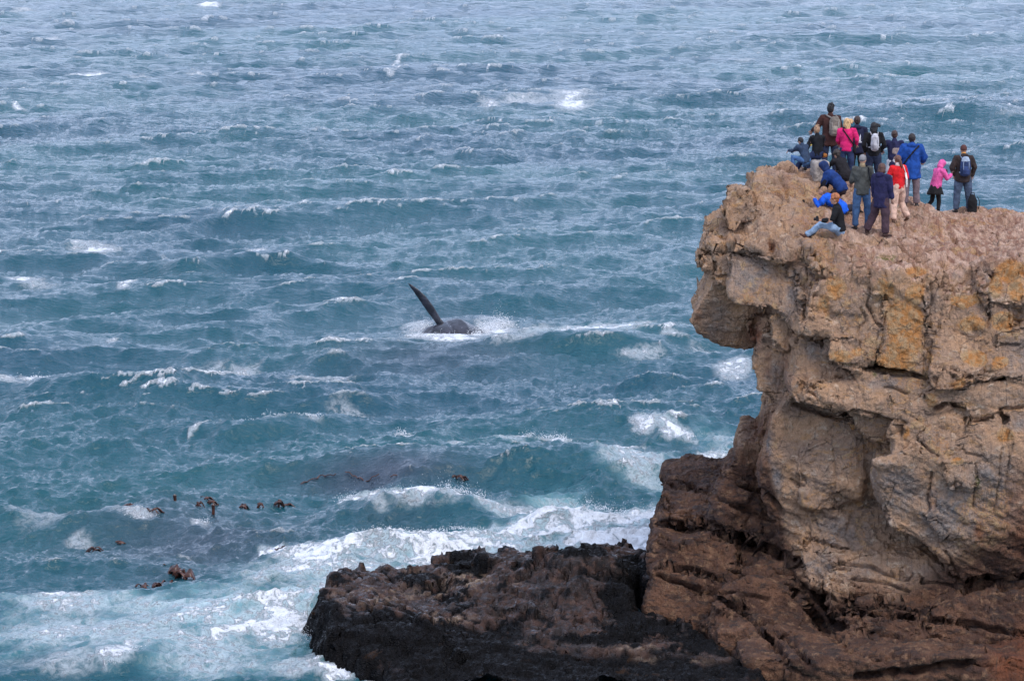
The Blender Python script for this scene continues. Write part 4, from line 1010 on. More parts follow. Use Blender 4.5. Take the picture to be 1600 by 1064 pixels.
    ring_tube(V, Fc, [hc + Rh @ Vector((0, .088, .012)) * s, hc + Rh @ Vector((0, .104, -.022)) * s], [.011 * s, .017 * s], n=6)
    for sx in (-1, 1):
        ball(V, Fc, hc + Rh @ Vector((sx * .076, -.005, -.01)) * s, (.012 * s, .022 * s, .032 * s), Rh, 8, 6)
    for k in range(2):
        a = A[k]; ring_tube(V, Fc, [sh[k], sh[k].lerp(a[1], .5), a[1], a[1].lerp(a[2], .35), a[2]], [.05 * s, .044 * s, .036 * s, .036 * s, .024 * s], front, 10)
        l = L[k]; ring_tube(V, Fc, [l[0], l[0].lerp(l[1], .5), l[1], l[1].lerp(l[2], .35), l[2]], [.08 * s, .068 * s, .052 * s, .052 * s, .034 * s], front, 10)
    # hands: palm fused, five fingers added as tubes rooted in the palm
    EV, EF = [], []
    for k in range(2):
        fd = (A[k][2] - A[k][1]).normalized() * .6 + vec(*hand[k]) * .4; fd.normalize()
        side_ = front.cross(fd); side_ = side_.normalized() if side_.length > .05 else Vector((1, 0, 0))
        pn = fd.cross(side_).normalized()
        p0 = A[k][2]; p1 = p0 + fd * .085 * s
        ring_tube(V, Fc, [p0, p0 + fd * .045 * s, p1], [(.026 * s, .02 * s), (.036 * s, .017 * s), (.038 * s, .014 * s)], pn, 10)
        curl = 1.0 if not fist else 2.4
        sgn = -1 if k == 0 else 1
        for j, (off, ln) in enumerate(((-.028, .066), (-.0095, .078), (.0095, .073), (.028, .058))):
            b = p1 - fd * .018 * s + side_ * off * s * sgn
            d_ = fd.copy(); pts = [b]
            for q in range(3):
                d_ = (d_ + pn * .28 * curl * sgn * (.6 if q == 0 else 1)).normalized(); pts.append(pts[-1] + d_ * ln * s * (.42, .33, .25)[q])
            ring_tube(EV, EF, pts, [.0095 * s, .0088 * s, .0078 * s, .0065 * s], side_, 6)
        tb = p0 + fd * .03 * s - side_ * .026 * s * sgn
        d_ = (fd * .6 - side_ * .75 * sgn + pn * .3 * sgn).normalized()
        ring_tube(EV, EF, [tb, tb + d_ * .035 * s, tb + (d_ * .035 + (d_ + fd * .8).normalized() * .03) * s], [.0115 * s, .0105 * s, .008 * s], side_, 6)
    body = fuse('body', V, Fc, sk, root, .0165, 1, extra=(EV, EF))
    dk = cloth((.02, .015, .012), .4)
    for sx in (-1, 1):
        small_ball('eye', hc + Rh @ Vector((sx * .030, .083, .012)) * s, .0105 * s, dk, root)
    small_ball('mouth', hc + Rh @ Vector((0, .087, -.048)) * s, (.021 * s, .009 * s, .006 * s), cloth((.25, .07, .06), .6), root)
    # ---- trousers
    if not bare_leg:
        V, Fc = [], []
        lw = legw
        ring_tube(V, Fc, [Sp(0, 0, -.08), Sp(0, -.005, .03), Sp(0, 0, .13)], [(.15 * s * lw, .115 * s), (.165 * s, .12 * s), (.15 * s, .105 * s)], front)
        for k in range(2):
            l = L[k]; e = l[1].lerp(l[2], .97)
            ring_tube(V, Fc, [l[0] + Vector((0, 0, .02)), l[0].lerp(l[1], .45), l[1], l[1].lerp(l[2], .5), e],
                      [(.098 * s, .1 * s), (.09 * s * lw, .09 * s * lw), (.072 * s * lw, .075 * s * lw), (.067 * s * lw, .07 * s * lw), (.062 * s * lw, .068 * s * lw)], front, 12, .25)
        fuse('trousers' if skirt is None else 'leggings', V, Fc, cloth(bottom), root, .018, 2, .012 * (1.3 if lw > 1 else .9), 5.5, seed + 1)
    # ---- shoes
    for k in range(2):
        V, Fc = [], []
        l = L[k]; fdir = Vector(feet[k]).normalized(); an = l[2]
        sole = an - Vector((0, 0, .055 * s))
        ring_tube(V, Fc, [sole - fdir * .06 * s, sole + fdir * .02 * s, sole + fdir * .10 * s - Vector((0, 0, .008 * s)), sole + fdir * .175 * s - Vector((0, 0, .015 * s))],
                  [(.036 * s, .036 * s), (.042 * s, .042 * s), (.046 * s, .03 * s), (.036 * s, .02 * s)], (0, 0, 1), 10)
        ring_tube(V, Fc, [an + Vector((0, 0, .02 * s)), sole], [.042 * s, .045 * s], (0, 1, 0), 10)
        fuse('shoe', V, Fc, cloth(shoe, .6), root, .016, 1)
    # ---- jacket
    b = bulk
    V, Fc = [], []
    ring_tube(V, Fc, [Sp(0, 0, -hem), Sp(0, 0, .05), Sp(0, 0, .2), Sp(0, 0, .36), Sp(0, -.005, .47), T(0, -.012, .535)],
              [(.172 * s * b, .128 * s * b), (.172 * s * b, .128 * s * b), (.158 * s * b, .118 * s * b), (.178 * s * b, .13 * s * b), (.172 * s * b, .105 * s * b), (.08 * s, .078 * s)], front, 16, .15)
    sv = [[], []]
    for k in range(2):
        a = A[k]; e = a[1].lerp(a[2], .97)
        inn = sh[k].lerp(T(0, 0, .46), .25)
        pts = [inn, sh[k], sh[k].lerp(a[1], .5), a[1], a[1].lerp(a[2], .5), e]; rr = [.07 * s * b, .07 * s * b, .062 * s * b, .055 * s * b, .048 * s * b, .04 * s * b]
        if sleeve and k in (0, 1): 
            sv[k] = (pts[2:], rr[2:]); pts, rr = pts[:4], rr[:4]
        ring_tube(V, Fc, pts, rr, front, 12, .3)
    if collar is None: ring_tube(V, Fc, [T(0, -.012, .52), neck + Rt @ Vector((0, -.01, .02)) * s], [.07 * s, .062 * s])
    if hood == 'down':
        ball(V, Fc, T(0, -.085, .55), (.105 * s, .06 * s, .055 * s))
    fuse('jacket', V, Fc, cloth(top), root, .018, 2, .016 * b, 5.5, seed + 3)
    if vest:
        V, Fc = [], []; ring_tube(V, Fc, [Sp(.03, 0, -hem + .01), Sp(.03, 0, .2), Sp(.03, -.005, .36)], [(.165 * s * b, .132 * s * b), (.15 * s * b, .128 * s * b), (.14 * s * b, .138 * s * b)], front, 14, .15)
        fuse('back_panel', V, Fc, cloth(vest), root, .018, 1, .008, 7, seed)
    if sleeve:
        for k in range(2):
            V, Fc = [], []; ring_tube(V, Fc, sv[k][0], [r * 1.05 for r in sv[k][1]], front, 12, .3)
            fuse('sleeve', V, Fc, cloth(sleeve), root, .018, 1, .008, 7, seed + 4)
    if collar:
        V, Fc = [], []; ring_tube(V, Fc, [T(0, -.012, .51), neck + Rt @ Vector((0, -.005, .045)) * s], [.075 * s, .068 * s])
        fuse('collar', V, Fc, cloth(collar), root, .018, 1, .004, 9, seed)
    if skirt:
        V, Fc = [], []
        n = 40; rows = 7
        for j in range(rows):
            f = j / (rows - 1)
            for i in range(n):
                a = 2 * math.pi * i / n; r = (.13 + .13 * f ** .8) * s * (1 + .09 * f * math.sin(a * 7 + 1))
                c = Sp(0, 0, .10 - .32 * f)
                V.append((c.x + r * math.cos(a), c.y + r * .85 * math.sin(a), c.z + .012 * f * math.sin(a * 5)))
        for j in range(rows - 1):
            for i in range(n): Fc.append((j * n + i, j * n + (i + 1) % n, (j + 1) * n + (i + 1) % n, (j + 1) * n + i))
        me = bpy.data.meshes.new('skirt'); me.from_pydata(V, [], Fc); me.polygons.foreach_set('use_smooth', [True] * len(Fc))
        o = link('skirt', me, cloth(skirt), root); m = o.modifiers.new('s', 'SOLIDIFY'); m.thickness = .008
    # ---- hair or headgear
    V, Fc = [], []
    up = Rh @ Vector((0, 0, 1)); bk = Rh @ Vector((0, -1, 0))
    def hp_(x, y, zz): return hc + Rh @ Vector((x, y, zz)) * s
    if style == 'hood':
        ball(V, Fc, hp_(0, -.02, .015), (.10 * s, .115 * s, .135 * s), Rh); ball(V, Fc, hp_(0, -.03, -.08), (.1 * s, .1 * s, .08 * s), Rh)
        ball(V, Fc, hp_(0, .04, .06), (.085 * s, .07 * s, .07 * s), Rh)
        fuse('hood', V, Fc, cloth(hair), root, .018, 2, .006, 8, seed)
    elif style == 'beanie':
        ball(V, Fc, hp_(0, -.008, .04), (.086 * s, .104 * s, .098 * s), Rh); ring_tube(V, Fc, [hp_(0, -.01, .0), hp_(0, -.01, .035)], [(.085 * s, .105 * s), (.086 * s, .105 * s)], Rh @ Vector((0, 1, 0)), 14, .1)
        fuse('beanie', V, Fc, cloth(hair), root, .016, 1, .003, 14, seed)
    else:
        ball(V, Fc, hp_(0, -.018, .028), (.086 * s, .10 * s, .10 * s), Rh)
        if style in ('short', 'wild', 'curly'):
            ball(V, Fc, hp_(0, -.05, -.02), (.07 * s, .055 * s, .06 * s), Rh)
        if style == 'curly':
            rr = random.Random(seed)
            for i in range(60):
                a = rr.uniform(0, 2 * math.pi); e = rr.uniform(-.2, 1.3)
                p = Vector((math.cos(a) * math.cos(e) * .092, math.sin(a) * math.cos(e) * .10 - .02, math.sin(e) * .105 + .03))
                if p.y > .05 and p.z < .06: continue
                ball(V, Fc, hp_(*p), (.024 * s,) * 3, None, 6, 5)
        if style == 'wild':
            rr = random.Random(seed)
            for i in range(26):
                a = rr.uniform(0, 2 * math.pi); e = rr.uniform(.3, 1.4)
                p = Vector((math.cos(a) * math.cos(e) * .08, math.sin(a) * math.cos(e) * .09 - .015, math.sin(e) * .10 + .03))
                q = p * 1.32 + Vector((.02, 0, .012))
                ring_tube(V, Fc, [hp_(*p), hp_(*q)], [.014 * s, .006 * s], n=5)
        if style in ('long', 'windy'):
            ring_tube(V, Fc, [hp_(0, -.04, .02), hp_(0, -.075, -.07), hp_(0, -.085, -.16)], [(.085 * s, .06 * s), (.082 * s, .045 * s), (.06 * s, .03 * s)], Rh @ Vector((0, 1, 0)), 12)
            for sx in (-1, 1): ring_tube(V, Fc, [hp_(sx * .06, -.01, .03), hp_(sx * .078, -.01, -.06), hp_(sx * .07, -.02, -.12)], [.03 * s, .028 * s, .018 * s])
        if style == 'windy':
            for i in range(9):
                rr = random.Random(i + seed)
                p = (rr.uniform(-.03, .06), -.05, rr.uniform(0, .1)); q = (rr.uniform(.10, .15), -.06 + rr.uniform(-.02, .02), p[2] + rr.uniform(-.02, .03)); w_ = (q[0] + .035, -.05, q[2] - rr.uniform(.02, .05))
                ring_tube(V, Fc, [hp_(*p), hp_(*q), hp_(*w_)], [.028 * s, .014 * s, .005 * s], n=6)
        if style == 'pony':
            ring_tube(V, Fc, [hp_(0, -.09, .03), hp_(.02, -.125, -.02), hp_(.05, -.13, -.14), hp_(.065, -.12, -.25)], [.03 * s, .034 * s, .035 * s, .012 * s])
        fuse('hair', V, Fc, hair_mat(hair), root, .014, 1, .006, 22, seed + 9)
    r = P_(); r.root = root; r.T = T; r.A = A; r.L = L; r.s = s; r.hc = hc; r.Rt = Rt; r.Rh = Rh; r.neck = neck; r.pel = pel; r.front = front
    return r
def wpos(p, v): 
    return p.root.location + Matrix.Rotation(p.root.rotation_euler.z, 3, 'Z') @ v
def worn_frame(p, name, label, cat):
    o = bpy.data.objects.new(name, None); COL.objects.link(o); o.location = p.root.location; o.rotation_euler = p.root.rotation_euler
    tag(o, label, cat); return o
def strap(o, pts, w, mat, name='strap'):
    V, Fc = [], []; ring_tube(V, Fc, pts, [(w, .008)] * len(pts), (0, 1, 0), 6)
    me = bpy.data.meshes.new(name); me.from_pydata(V, [], Fc); me.polygons.foreach_set('use_smooth', [True] * len(Fc)); return link(name, me, mat, o)
def backpack(p, label, c1, c2, c3, w=.15, h=.42, dx=0.0, straps=(.05, .05, .05), low=.1, turn=0.0):
    o = worn_frame(p, 'backpack', label, 'backpack'); T = p.T
    y0 = -.20
    V, Fc = [], []
    ring_tube(V, Fc, [T(dx, y0, low), T(dx, y0 - .02, low + h * .3), T(dx, y0 - .01, low + h * .8), T(dx, y0 + .01, low + h)], [(w * .9, .075), (w, .09), (w * .92, .08), (w * .6, .05)], p.front, 14, .4)
    fuse('pack_body', V, Fc, cloth(c1), o, .02, 2, .006, 8, 4)
    V, Fc = [], []
    ring_tube(V, Fc, [T(dx, y0 - .085, low + .03), T(dx, y0 - .1, low + h * .3), T(dx, y0 - .08, low + h * .5)], [(w * .6, .035), (w * .68, .045), (w * .55, .03)], p.front, 12, .4)
    fuse('front_pocket', V, Fc, cloth(c2), o, .016, 1, .004, 9, 6)
    V, Fc = [], []
    ring_tube(V, Fc, [T(dx, y0 - .03, low + h * .78), T(dx, y0 - .02, low + h * .98)], [(w * .86, .075), (w * .6, .06)], p.front, 12, .5)
    fuse('lid', V, Fc, cloth(c3), o, .016, 1, .004, 9, 7)
    m = cloth(straps)
    for sx in (-1, 1):
        strap(o, [T(dx + sx * .08, y0 + .06, low + h * .95), T(sx * .105, -.08, .565), T(sx * .11, .09, .50), T(sx * .13, .135, .38), T(sx * .17, .03, .18), T(dx + sx * .11, y0 + .05, low + .06)], .022, m)
        strap(o, [T(dx + sx * w * .5, y0 - .115, low + h * .75), T(dx + sx * w * .5, y0 - .125, low + h * .35)], .008, m, 'buckle_strap')
    return o
def shoulder_bag(p, label, c, hipx=.2, hipy=.05, hz=.0, sc_=1.0, over=-.1):
    o = worn_frame(p, 'shoulder_bag', label, 'bag'); T = p.T
    V, Fc = [], []
    ring_tube(V, Fc, [T(hipx, hipy, hz - .10 * sc_), T(hipx, hipy, hz + .08 * sc_)], [(.05, .11 * sc_), (.05, .12 * sc_)], p.front, 12, .3)
    fuse('bag_body', V, Fc, cloth(c), o, .018, 1, .004, 9, 2)
    strap(o, [T(hipx, hipy - .08, hz + .08), T(hipx * .5, -.15, .25), T(over, -.12, .52), T(over, .02, .57), T(over * .3, .15, .40), T(hipx, hipy + .08, hz + .08)], .018, cloth(c))
    return o
def camera_in(pw, rz, label, lens=.12, tilt=0):
    """handheld camera at world point"""
    o = bpy.data.objects.new('camera', None); COL.objects.link(o); o.location = pw; o.rotation_euler = (R2(tilt), 0, R2(rz)); tag(o, label, 'camera')
    m = cloth((.012, .012, .014), .35)
    bm = bmesh.new(); bmesh.ops.create_cube(bm, size=1); bmesh.ops.scale(bm, vec=(.13, .06, .09), verts=bm.verts)
    r_ = bmesh.ops.create_cube(bm, size=1); bmesh.ops.scale(bm, vec=(.05, .055, .04), verts=r_['verts']); bmesh.ops.translate(bm, vec=(0, 0, .055), verts=r_['verts'])
    bmesh.ops.bevel(bm, geom=bm.edges[:], offset=.008, segments=2, affect='EDGES')
    me = bpy.data.meshes.new('camera_body'); bm.to_mesh(me); bm.free(); link('camera_body', me, m, o)
    V, Fc = [], []; ring_tube(V, Fc, [(0, .03, 0), (0, .03 + lens * .5, 0), (0, .03 + lens, 0)], [.034, .036, .04], (0, 0, 1), 14, .1)
    me = bpy.data.meshes.new('lens'); me.from_pydata(V, [], Fc); link('lens', me, m, o)
    return o

NAVY = (.018, .026, .060); BLK = (.012, .012, .015); JEAN = (.045, .085, .18)
# back row on the knoll
man_brown = person(1296, 287, 81.5, 1.86, head=0, hyaw=-18, top=(.055, .022, .018), bottom=(.022, .030, .062), hem=.16, bulk=1.08, style='wild', hair=(.012, .010, .010), seed=1,
    arms=(((-.5, .15, -.85), (-.25, .6, -.25)), ((.25, 0, -1), (.1, .45, -.8))), label='tall black haired man in dark brown jacket, arm round the blond child')
backpack(man_brown, 'tan and grey backpack worn by the tall man in the dark brown jacket', (.21, .175, .145), (.26, .22, .18), (.20, .17, .14), dx=.09, straps=(.30, .27, .24))
plinth_p = hit(1281, 276) or W(1281, 276, 80)
child = person(1277, 260, 80.0, 1.5, z=plinth_p.z + .0, sit=.50, head=25, lean=4, top=(.010, .011, .014), bottom=(.020, .033, .085), style='wild', hair=(.34, .20, .11), seed=2, legw=1.1,
    legs=(((-.80, .42, -.42), (-.52, -.05, -.85)), ((-.55, .45, -.55), (-.25, -.1, -.95))), feet=((-.7, .6, 0), (-.3, .9, 0)), shoe=(.10, .045, .035),
    arms=(((-.3, .3, -1), (.1, .6, -.5)), ((.2, .3, -1), (-.1, .6, -.5))), label='blond child in black top and navy jeans sitting on the stone block')
behind = person(1260, 270, 81.3, 1.35, head=40, sit=.30, lean=22, hpitch=25, top=(.03, .05, .09), bottom=(.06, .13, .27), style='short', hair=(.010, .009, .010), seed=3,
    legs=(((-.5, .9, .35), (0, -.25, -1)), ((.2, .9, .35), (.1, -.3, -1))), arms=(((-.2, .8, -.5), (.2, .8, 0)), ((.2, .8, -.5), (-.2, .8, 0))), label='black haired child crouching low at the far left end of the group, mostly hidden')
woman_pink = person(1322, 286, 82.0, 1.64, head=-8, top=(.62, .018, .13), bottom=(.022, .035, .085), style='windy', hair=(.62, .38, .17), collar=(.07, .02, .02), seed=4, hyaw=25,
    arms=(((-.2, .2, -1), (.1, .8, -.4)), ((.38, -.12, -.9), (-.15, .7, -.5))), label='woman in magenta pink jacket with windblown blond hair, behind the tan backpack')
shoulder_bag(woman_pink, 'black shoulder bag carried by the woman in the magenta pink jacket', BLK, .2, .02, .02, .9)
man_sail = person(1338, 289, 82.4, 1.78, head=4, top=(.016, .018, .045), bottom=(.016, .014, .015), style='short', hair=(.045, .022, .016), seed=5, hood='down', hem=.1, bulk=1.05,
    arms=(((-.25, -.1, -1), (-.05, .5, -.8)), ((.25, -.1, -1), (.02, .5, -.8))), label='short haired man in dark navy hooded top with a white sailing boat on the back')
woman_black = person(1364, 295, 80.8, 1.70, head=2, top=(.012, .012, .014), bottom=(.020, .028, .058), style='windy', hair=(.010, .009, .009), seed=6, legw=1.15,
    arms=(((-.35, -.1, -1), (.3, .5, -.8)), ((.35, -.1, -1), (-.3, .5, -.8))), label='woman all in black with windblown black hair and a small silver grey backpack')
backpack(woman_black, 'small silver grey backpack on the woman dressed in black', (.46, .46, .48), (.38, .38, .40), (.50, .50, .52), w=.105, h=.40, straps=(.4, .4, .42), low=.12)
man_white = person(1396, 312, 82.0, 1.70, head=-6, top=(.020, .022, .065), vest=(.34, .27, .25), bottom=(.62, .62, .66), style='short', hair=(.055, .028, .02), seed=7, bulk=.98, hem=.12,
    arms=(((-.65, .1, -.7), (.2, .75, -.1)), ((.3, .2, -1), (-.2, .7, -.3))), label='man with beige back panel, navy sleeves and white trousers, left of the big blue jacket')
man_blue = person(1423, 322, 80.6, 1.84, head=-4, hyaw=-15, top=(.012, .062, .27), bottom=(.17, .125, .135), style='short', hair=(.02, .012, .01), seed=8, bulk=1.28, hem=.24, hood='down', collar=(.02, .02, .028), legw=1.1,
    arms=(((-.45, 0, -.9), (.1, .8, -.4)), ((.45, 0, -.9), (-.1, .8, -.4))), label='big man in bright blue jacket with black collar standing at the far edge')
o_ = worn_frame(man_blue, 'bag_strap', 'black bag strap slung across the back of the bright blue jacket', 'strap')
strap(o_, [man_blue.T(.17, -.10, .54), man_blue.T(.05, -.178, .42), man_blue.T(-.10, -.178, .24), man_blue.T(-.2, -.12, .08)], .02, cloth(BLK), 'webbing')
# middle and front row
man_bend = person(1314, 326, 77.9, 1.75, head=68, lean=40, hpitch=25, sit=.50, top=(.010, .036, .15), sleeve=(.012, .013, .022), bottom=(.030, .022, .028), style='hood', hair=(.016, .034, .11), seed=9, bulk=1.2,
    legs=(((-.1, .75, -.55), (0, -.35, -.9)), ((.1, .55, -.75), (0, -.5, -.85))), arms=(((-.2, .25, -1), (0, .25, -1)), ((.15, .4, -1), (-.1, .2, -1))), label='person in blue hooded jacket with black sleeves bending over to the left')
camera_in(wpos(man_bend, man_bend.A[1][2] + Vector((0, .06, -.09))), 62, 'black camera in the hands of the bending person in the blue hooded jacket', .1, -35)
furry = person(1322, 300, 79.6, 1.6, head=30, lean=40, hpitch=25, sit=.42, top=(.014, .012, .014), bottom=(.014, .012, .014), style='curly', hair=(.035, .024, .018), seed=10,
    legs=(((-.1, .9, .1), (0, -.3, -1)), ((.1, .9, .1), (0, -.3, -1))), arms=(((-.2, .7, -.7), (0, .8, -.3)), ((.2, .7, -.7), (0, .8, -.3))), label='dark haired person all in black crouching behind the bending blue hooded jacket')
man_grey = person(1346, 357, 77.0, 1.76, head=6, hyaw=-32, top=(.068, .070, .064), bottom=(.055, .110, .215), style='beanie', hair=(.20, .19, .195), collar=(.30, .22, .13), seed=11, legw=1.08, hem=.1, bulk=1.05,
    legs=(((-.09, .05, -1), (-.02, -.02, -1)), ((.10, .03, -1), (.02, -.03, -1))), arms=(((-.2, .2, -1), (.1, .8, -.3)), ((.32, -.1, -1), (.12, .25, -1))), label='person in grey wool hat, grey fleece and blue jeans standing in front')
shoulder_bag(man_grey, 'black camera bag hanging beside the person in the grey wool hat', BLK, .30, .10, -.08, .8, .12)
woman_navy = person(1376, 368, 75.7, 1.72, head=-38, hyaw=-10, top=(.022, .020, .062), bottom=(.070, .040, .050), style='long', hair=(.10, .042, .028), seed=12, bulk=1.14, hem=.22, hood='down', legw=1.3,
    legs=(((-.30, .10, -1), (-.42, -.18, -1)), ((.02, .08, -1), (.04, -.05, -1))), feet=((-.3, .9, 0), (.5, .85, 0)), shoe=(.045, .022, .018),
    arms=(((-.22, .05, -1), (0, .3, -1)), ((.25, .05, -1), (.05, .2, -1))), label='brown haired woman in navy jacket and plum trousers near the cliff edge')
woman_red = person(1403, 346, 77.6, 1.66, head=28, hyaw=-10, lean=4, top=(.62, .014, .018), bottom=(.56, .37, .28), style='pony', hair=(.14, .055, .035), collar=(.6, .5, .45), seed=13, legw=1.15, hem=.03,
    legs=(((-.10, -.02, -1), (-.22, -.30, -1)), ((.14, .22, -1), (.10, -.55, -.8))), feet=((.6, .8, -.1), (.2, .9, -.3)), shoe=(.10, .055, .035),
    arms=(((-.35, .15, -.9), (.2, .85, .1)), ((.3, -.1, -1), (-.1, .85, -.1))), label='woman in bright red jacket and beige trousers with a brown ponytail, walking')
o_ = worn_frame(woman_red, 'shoulder_bag', 'slim white bag hanging from the right shoulder of the red jacket', 'bag')
strap(o_, [woman_red.T(.15, -.11, .36), woman_red.T(.165, -.14, .18), woman_red.T(.16, -.13, .0)], .03, cloth((.7, .66, .62)), 'bag_body')
strap(o_, [woman_red.T(.10, -.09, .55), woman_red.T(.15, -.12, .36)], .012, cloth((.7, .66, .62)), 'strap')
girl = person(1461, 345, 82.0, 1.52, head=-62, lean=14, hpitch=28, top=(.66, .10, .30), bottom=(.012, .011, .012), style='hood', hair=(.70, .12, .33), seed=14, legw=.82, bulk=1.08, skirt=(.012, .011, .012), skin=(.10, .05, .035),
    legs=(((-.1, -.05, -1), (-.05, -.75, -.75)), ((.02, .12, -1), (.0, -.10, -1))), feet=((.1, .75, -.65), (.1, 1, 0)), shoe=(.72, .68, .70),
    arms=(((-.2, .45, -.9), (.35, .75, .5)), ((.25, .45, -.9), (-.3, .75, .5))), hand=((0, 0, 1), (0, 0, 1)), fist=True, label='girl in pink hooded top, black skirt and leggings with white shoes, head bowed')
man_pack = person(1504, 331, 85.0, 1.80, head=5, top=(.040, .028, .026), bottom=(.060, .085, .135), style='beanie', hair=(.085, .035, .030), collar=(.60, .27, .06), seed=15, bulk=1.16, hem=.12, legw=1.2, hood='down',
    legs=(((-.13, .03, -1), (-.05, -.02, -1)), ((.13, .03, -1), (.05, -.02, -1))), arms=(((-.42, -.05, -.9), (.35, .4, -.8)), ((.40, -.05, -.9), (-.2, .4, -.9))), label='man in dark brown jacket with orange collar and blue backpack, furthest right')
backpack(man_pack, 'blue and grey rucksack worn by the man at the right end of the group', (.028, .050, .13), (.035, .060, .16), (.36, .44, .54), w=.145, h=.46, straps=(.3, .36, .44), low=.06)
lying = person(1316, 341, 77.2, 1.70, head=80, sit=.24, lean=55, hpitch=-20, hyaw=8, top=(.010, .10, .58), bottom=(.02, .02, .03), style='short', hair=(.28, .15, .08), seed=16, bulk=1.12, hem=.1,
    legs=(((1, -.3, -.06), (.8, -.6, -.05)), ((1, -.1, -.06), (1, -.4, -.05))), feet=((.8, -.5, -.3), (.8, -.5, -.3)), arms=(((-.15, .45, -.65), (.2, .45, .85)), ((.1, .55, -.55), (0, .8, -.1))), label='person in bright blue jacket lying on the elbows behind the seated red haired man')
camera_in(wpos(lying, lying.A[1][2] + Vector((-.05, .12, .06))), 84, 'black camera held by the person lying down in bright blue', .08, 5)
sitp = hit(1310, 374) or W(1310, 374, 75.2)
seated = person(1312, 372, sitp.y + .1, 1.80, z=sitp.z - .02, sit=.26, head=86, lean=9, hpitch=6, top=(.010, .010, .012), bottom=(.24, .33, .44), style='curly', hair=(.42, .14, .05), skin=(.50, .25, .16), seed=17, bulk=1.02, hem=.03,
    legs=(((.06, .95, .22), (.02, .86, -.55)), ((-.03, .93, .34), (-.06, .72, -.72))), feet=((0, .8, .5), (0, .85, .4)), shoe=(.09, .038, .022),
    arms=(((-.25, .35, -.9), (.05, .95, -.05)), ((.2, -.30, -.95), (.12, -.30, -.85))), hand=((0, 1, 0), (0, -.5, -.8)), label='red haired man in black jacket and pale jeans sitting, legs stretched out')
camera_in(wpos(seated, seated.A[0][2] + Vector((.02, .10, .03))), 95, 'small black camera held by the seated red haired man', .05, 0)

# sailing boat print on the navy top: sail and hull, flat on the cloth
ob = bpy.data.objects.new('boat_print', None)
Tm = man_sail.T
def decal(poly, name):
    me = bpy.data.meshes.new(name)
    V = [tuple(Tm(x, -.152 if zz > .2 else -.145, zz)) for x, zz in poly] + [tuple(Tm(x, -.14, zz)) for x, zz in poly]
    n = len(poly); me.from_pydata(V, [], [tuple(range(n)), tuple(range(2 * n - 1, n - 1, -1))] + [(i, n + i, n + (i + 1) % n, (i + 1) % n) for i in range(n)])
    return link(name, me, cloth((.7, .72, .76)), man_sail.root)
decal([(.0, .20), (.075, .20), (.062, .38)], 'sail_print'); decal([(-.03, .20), (-.008, .20), (.045, .33)], 'sail_print'); decal([(-.05, .165), (.09, .165), (.1, .185), (-.06, .185)], 'hull_print')

# stone blocks on the top
def stone(px, py, D, w, d_, h_, label, seed=0):
    p = hit(px, py) or W(px, py, D)
    V, Fc = [], []
    bm = bmesh.new(); bmesh.ops.create_cube(bm, size=1); bmesh.ops.scale(bm, vec=(w, d_, h_ + .15), verts=bm.verts)
    bmesh.ops.bevel(bm, geom=bm.edges[:], offset=.035, segments=2, affect='EDGES')
    for v in bm.verts: V.append(tuple(v.co))
    bm.verts.index_update()
    for f in bm.faces: Fc.append(tuple(v.index for v in f.verts))
    bm.free()
    v, n, f = remesh(V, Fc, .022, 1); n = vnormals(v, f)
    v = v + n * (.028 * fbm(v * 5, 3, 90 + seed))[:, None]
    t = NT('rough_stone'); nn = t.noise(t.obj(), 9, 5, .65); t.p(Base_Color=t.mix(t.ramp(nn, .35, .65), (.19, .165, .15), (.42, .37, .33)), Roughness=.9); t.bump(nn, .05, .9)
    o = link('stone_block', np_mesh('stone_block', v, f), t.m); o.location = (p.x, p.y, p.z + h_ / 2 - .07); o.rotation_euler.z = .15 + seed
    tag(o, label, 'stone block'); return o
stone(1281, 276, 80, .42, .42, .40, 'rough grey stone block under the blond child, left of the pink jacket')
stone(1397, 318, 81, .30, .30, .28, 'small grey stone block behind the legs of the red jacket woman', 1)
# bag on the block, pack on the ground, yellow bag
def lump(name, px, py, D, z, r, c, label, cat, extra_=None):
    p = W(px, py, D); 
    if z is not None: p.z = z
    V, Fc = [], []; ball(V, Fc, (0, 0, r[2]), r); ring_tube(V, Fc, [(0, 0, .02), (0, 0, r[2] * 1.5)], [(r[0], r[1]), (r[0] * .8, r[1] * .8)], (0, 1, 0), 12, .3)
    o = bpy.data.objects.new(name, None); COL.objects.link(o); o.location = p; tag(o, label, cat)
    fuse('bag_body', V, Fc, cloth(c), o, .016, 1, .008, 9, 3)
    h_ = r[2] * 1.9
    strap(o, [(-r[0] * .5, 0, h_ * .9), (-r[0] * .3, 0, h_ + .07), (r[0] * .3, 0, h_ + .07), (r[0] * .5, 0, h_ * .9)], .012, cloth(BLK), 'handle')
    return o
lump('shoulder_bag', 1287, 252, 80.1, plinth_p.z + .40, (.09, .07, .05), (.42, .16, .04), 'small orange and black bag lying on the stone block', 'bag')
lump('shoulder_bag', 1265, 229, 80.6, None, (.055, .05, .075), (.72, .55, .14), 'yellow bag hanging at the left side of the blond child', 'bag')
gp = hit(1518, 331) or W(1518, 331, 85)
pk = lump('backpack', 1519, 331, gp.y, gp.z - .02, (.13, .11, .24), (.012, .012, .014), 'black rucksack with hanging straps standing beside the legs of the man at the right end', 'backpack')
strap(pk, [(.13, 0, .42), (.19, -.02, .30), (.17, -.02, .1), (.19, -.02, .02)], .010, cloth((.02, .02, .022)), 'strap')
print('people', time.time() - T0)

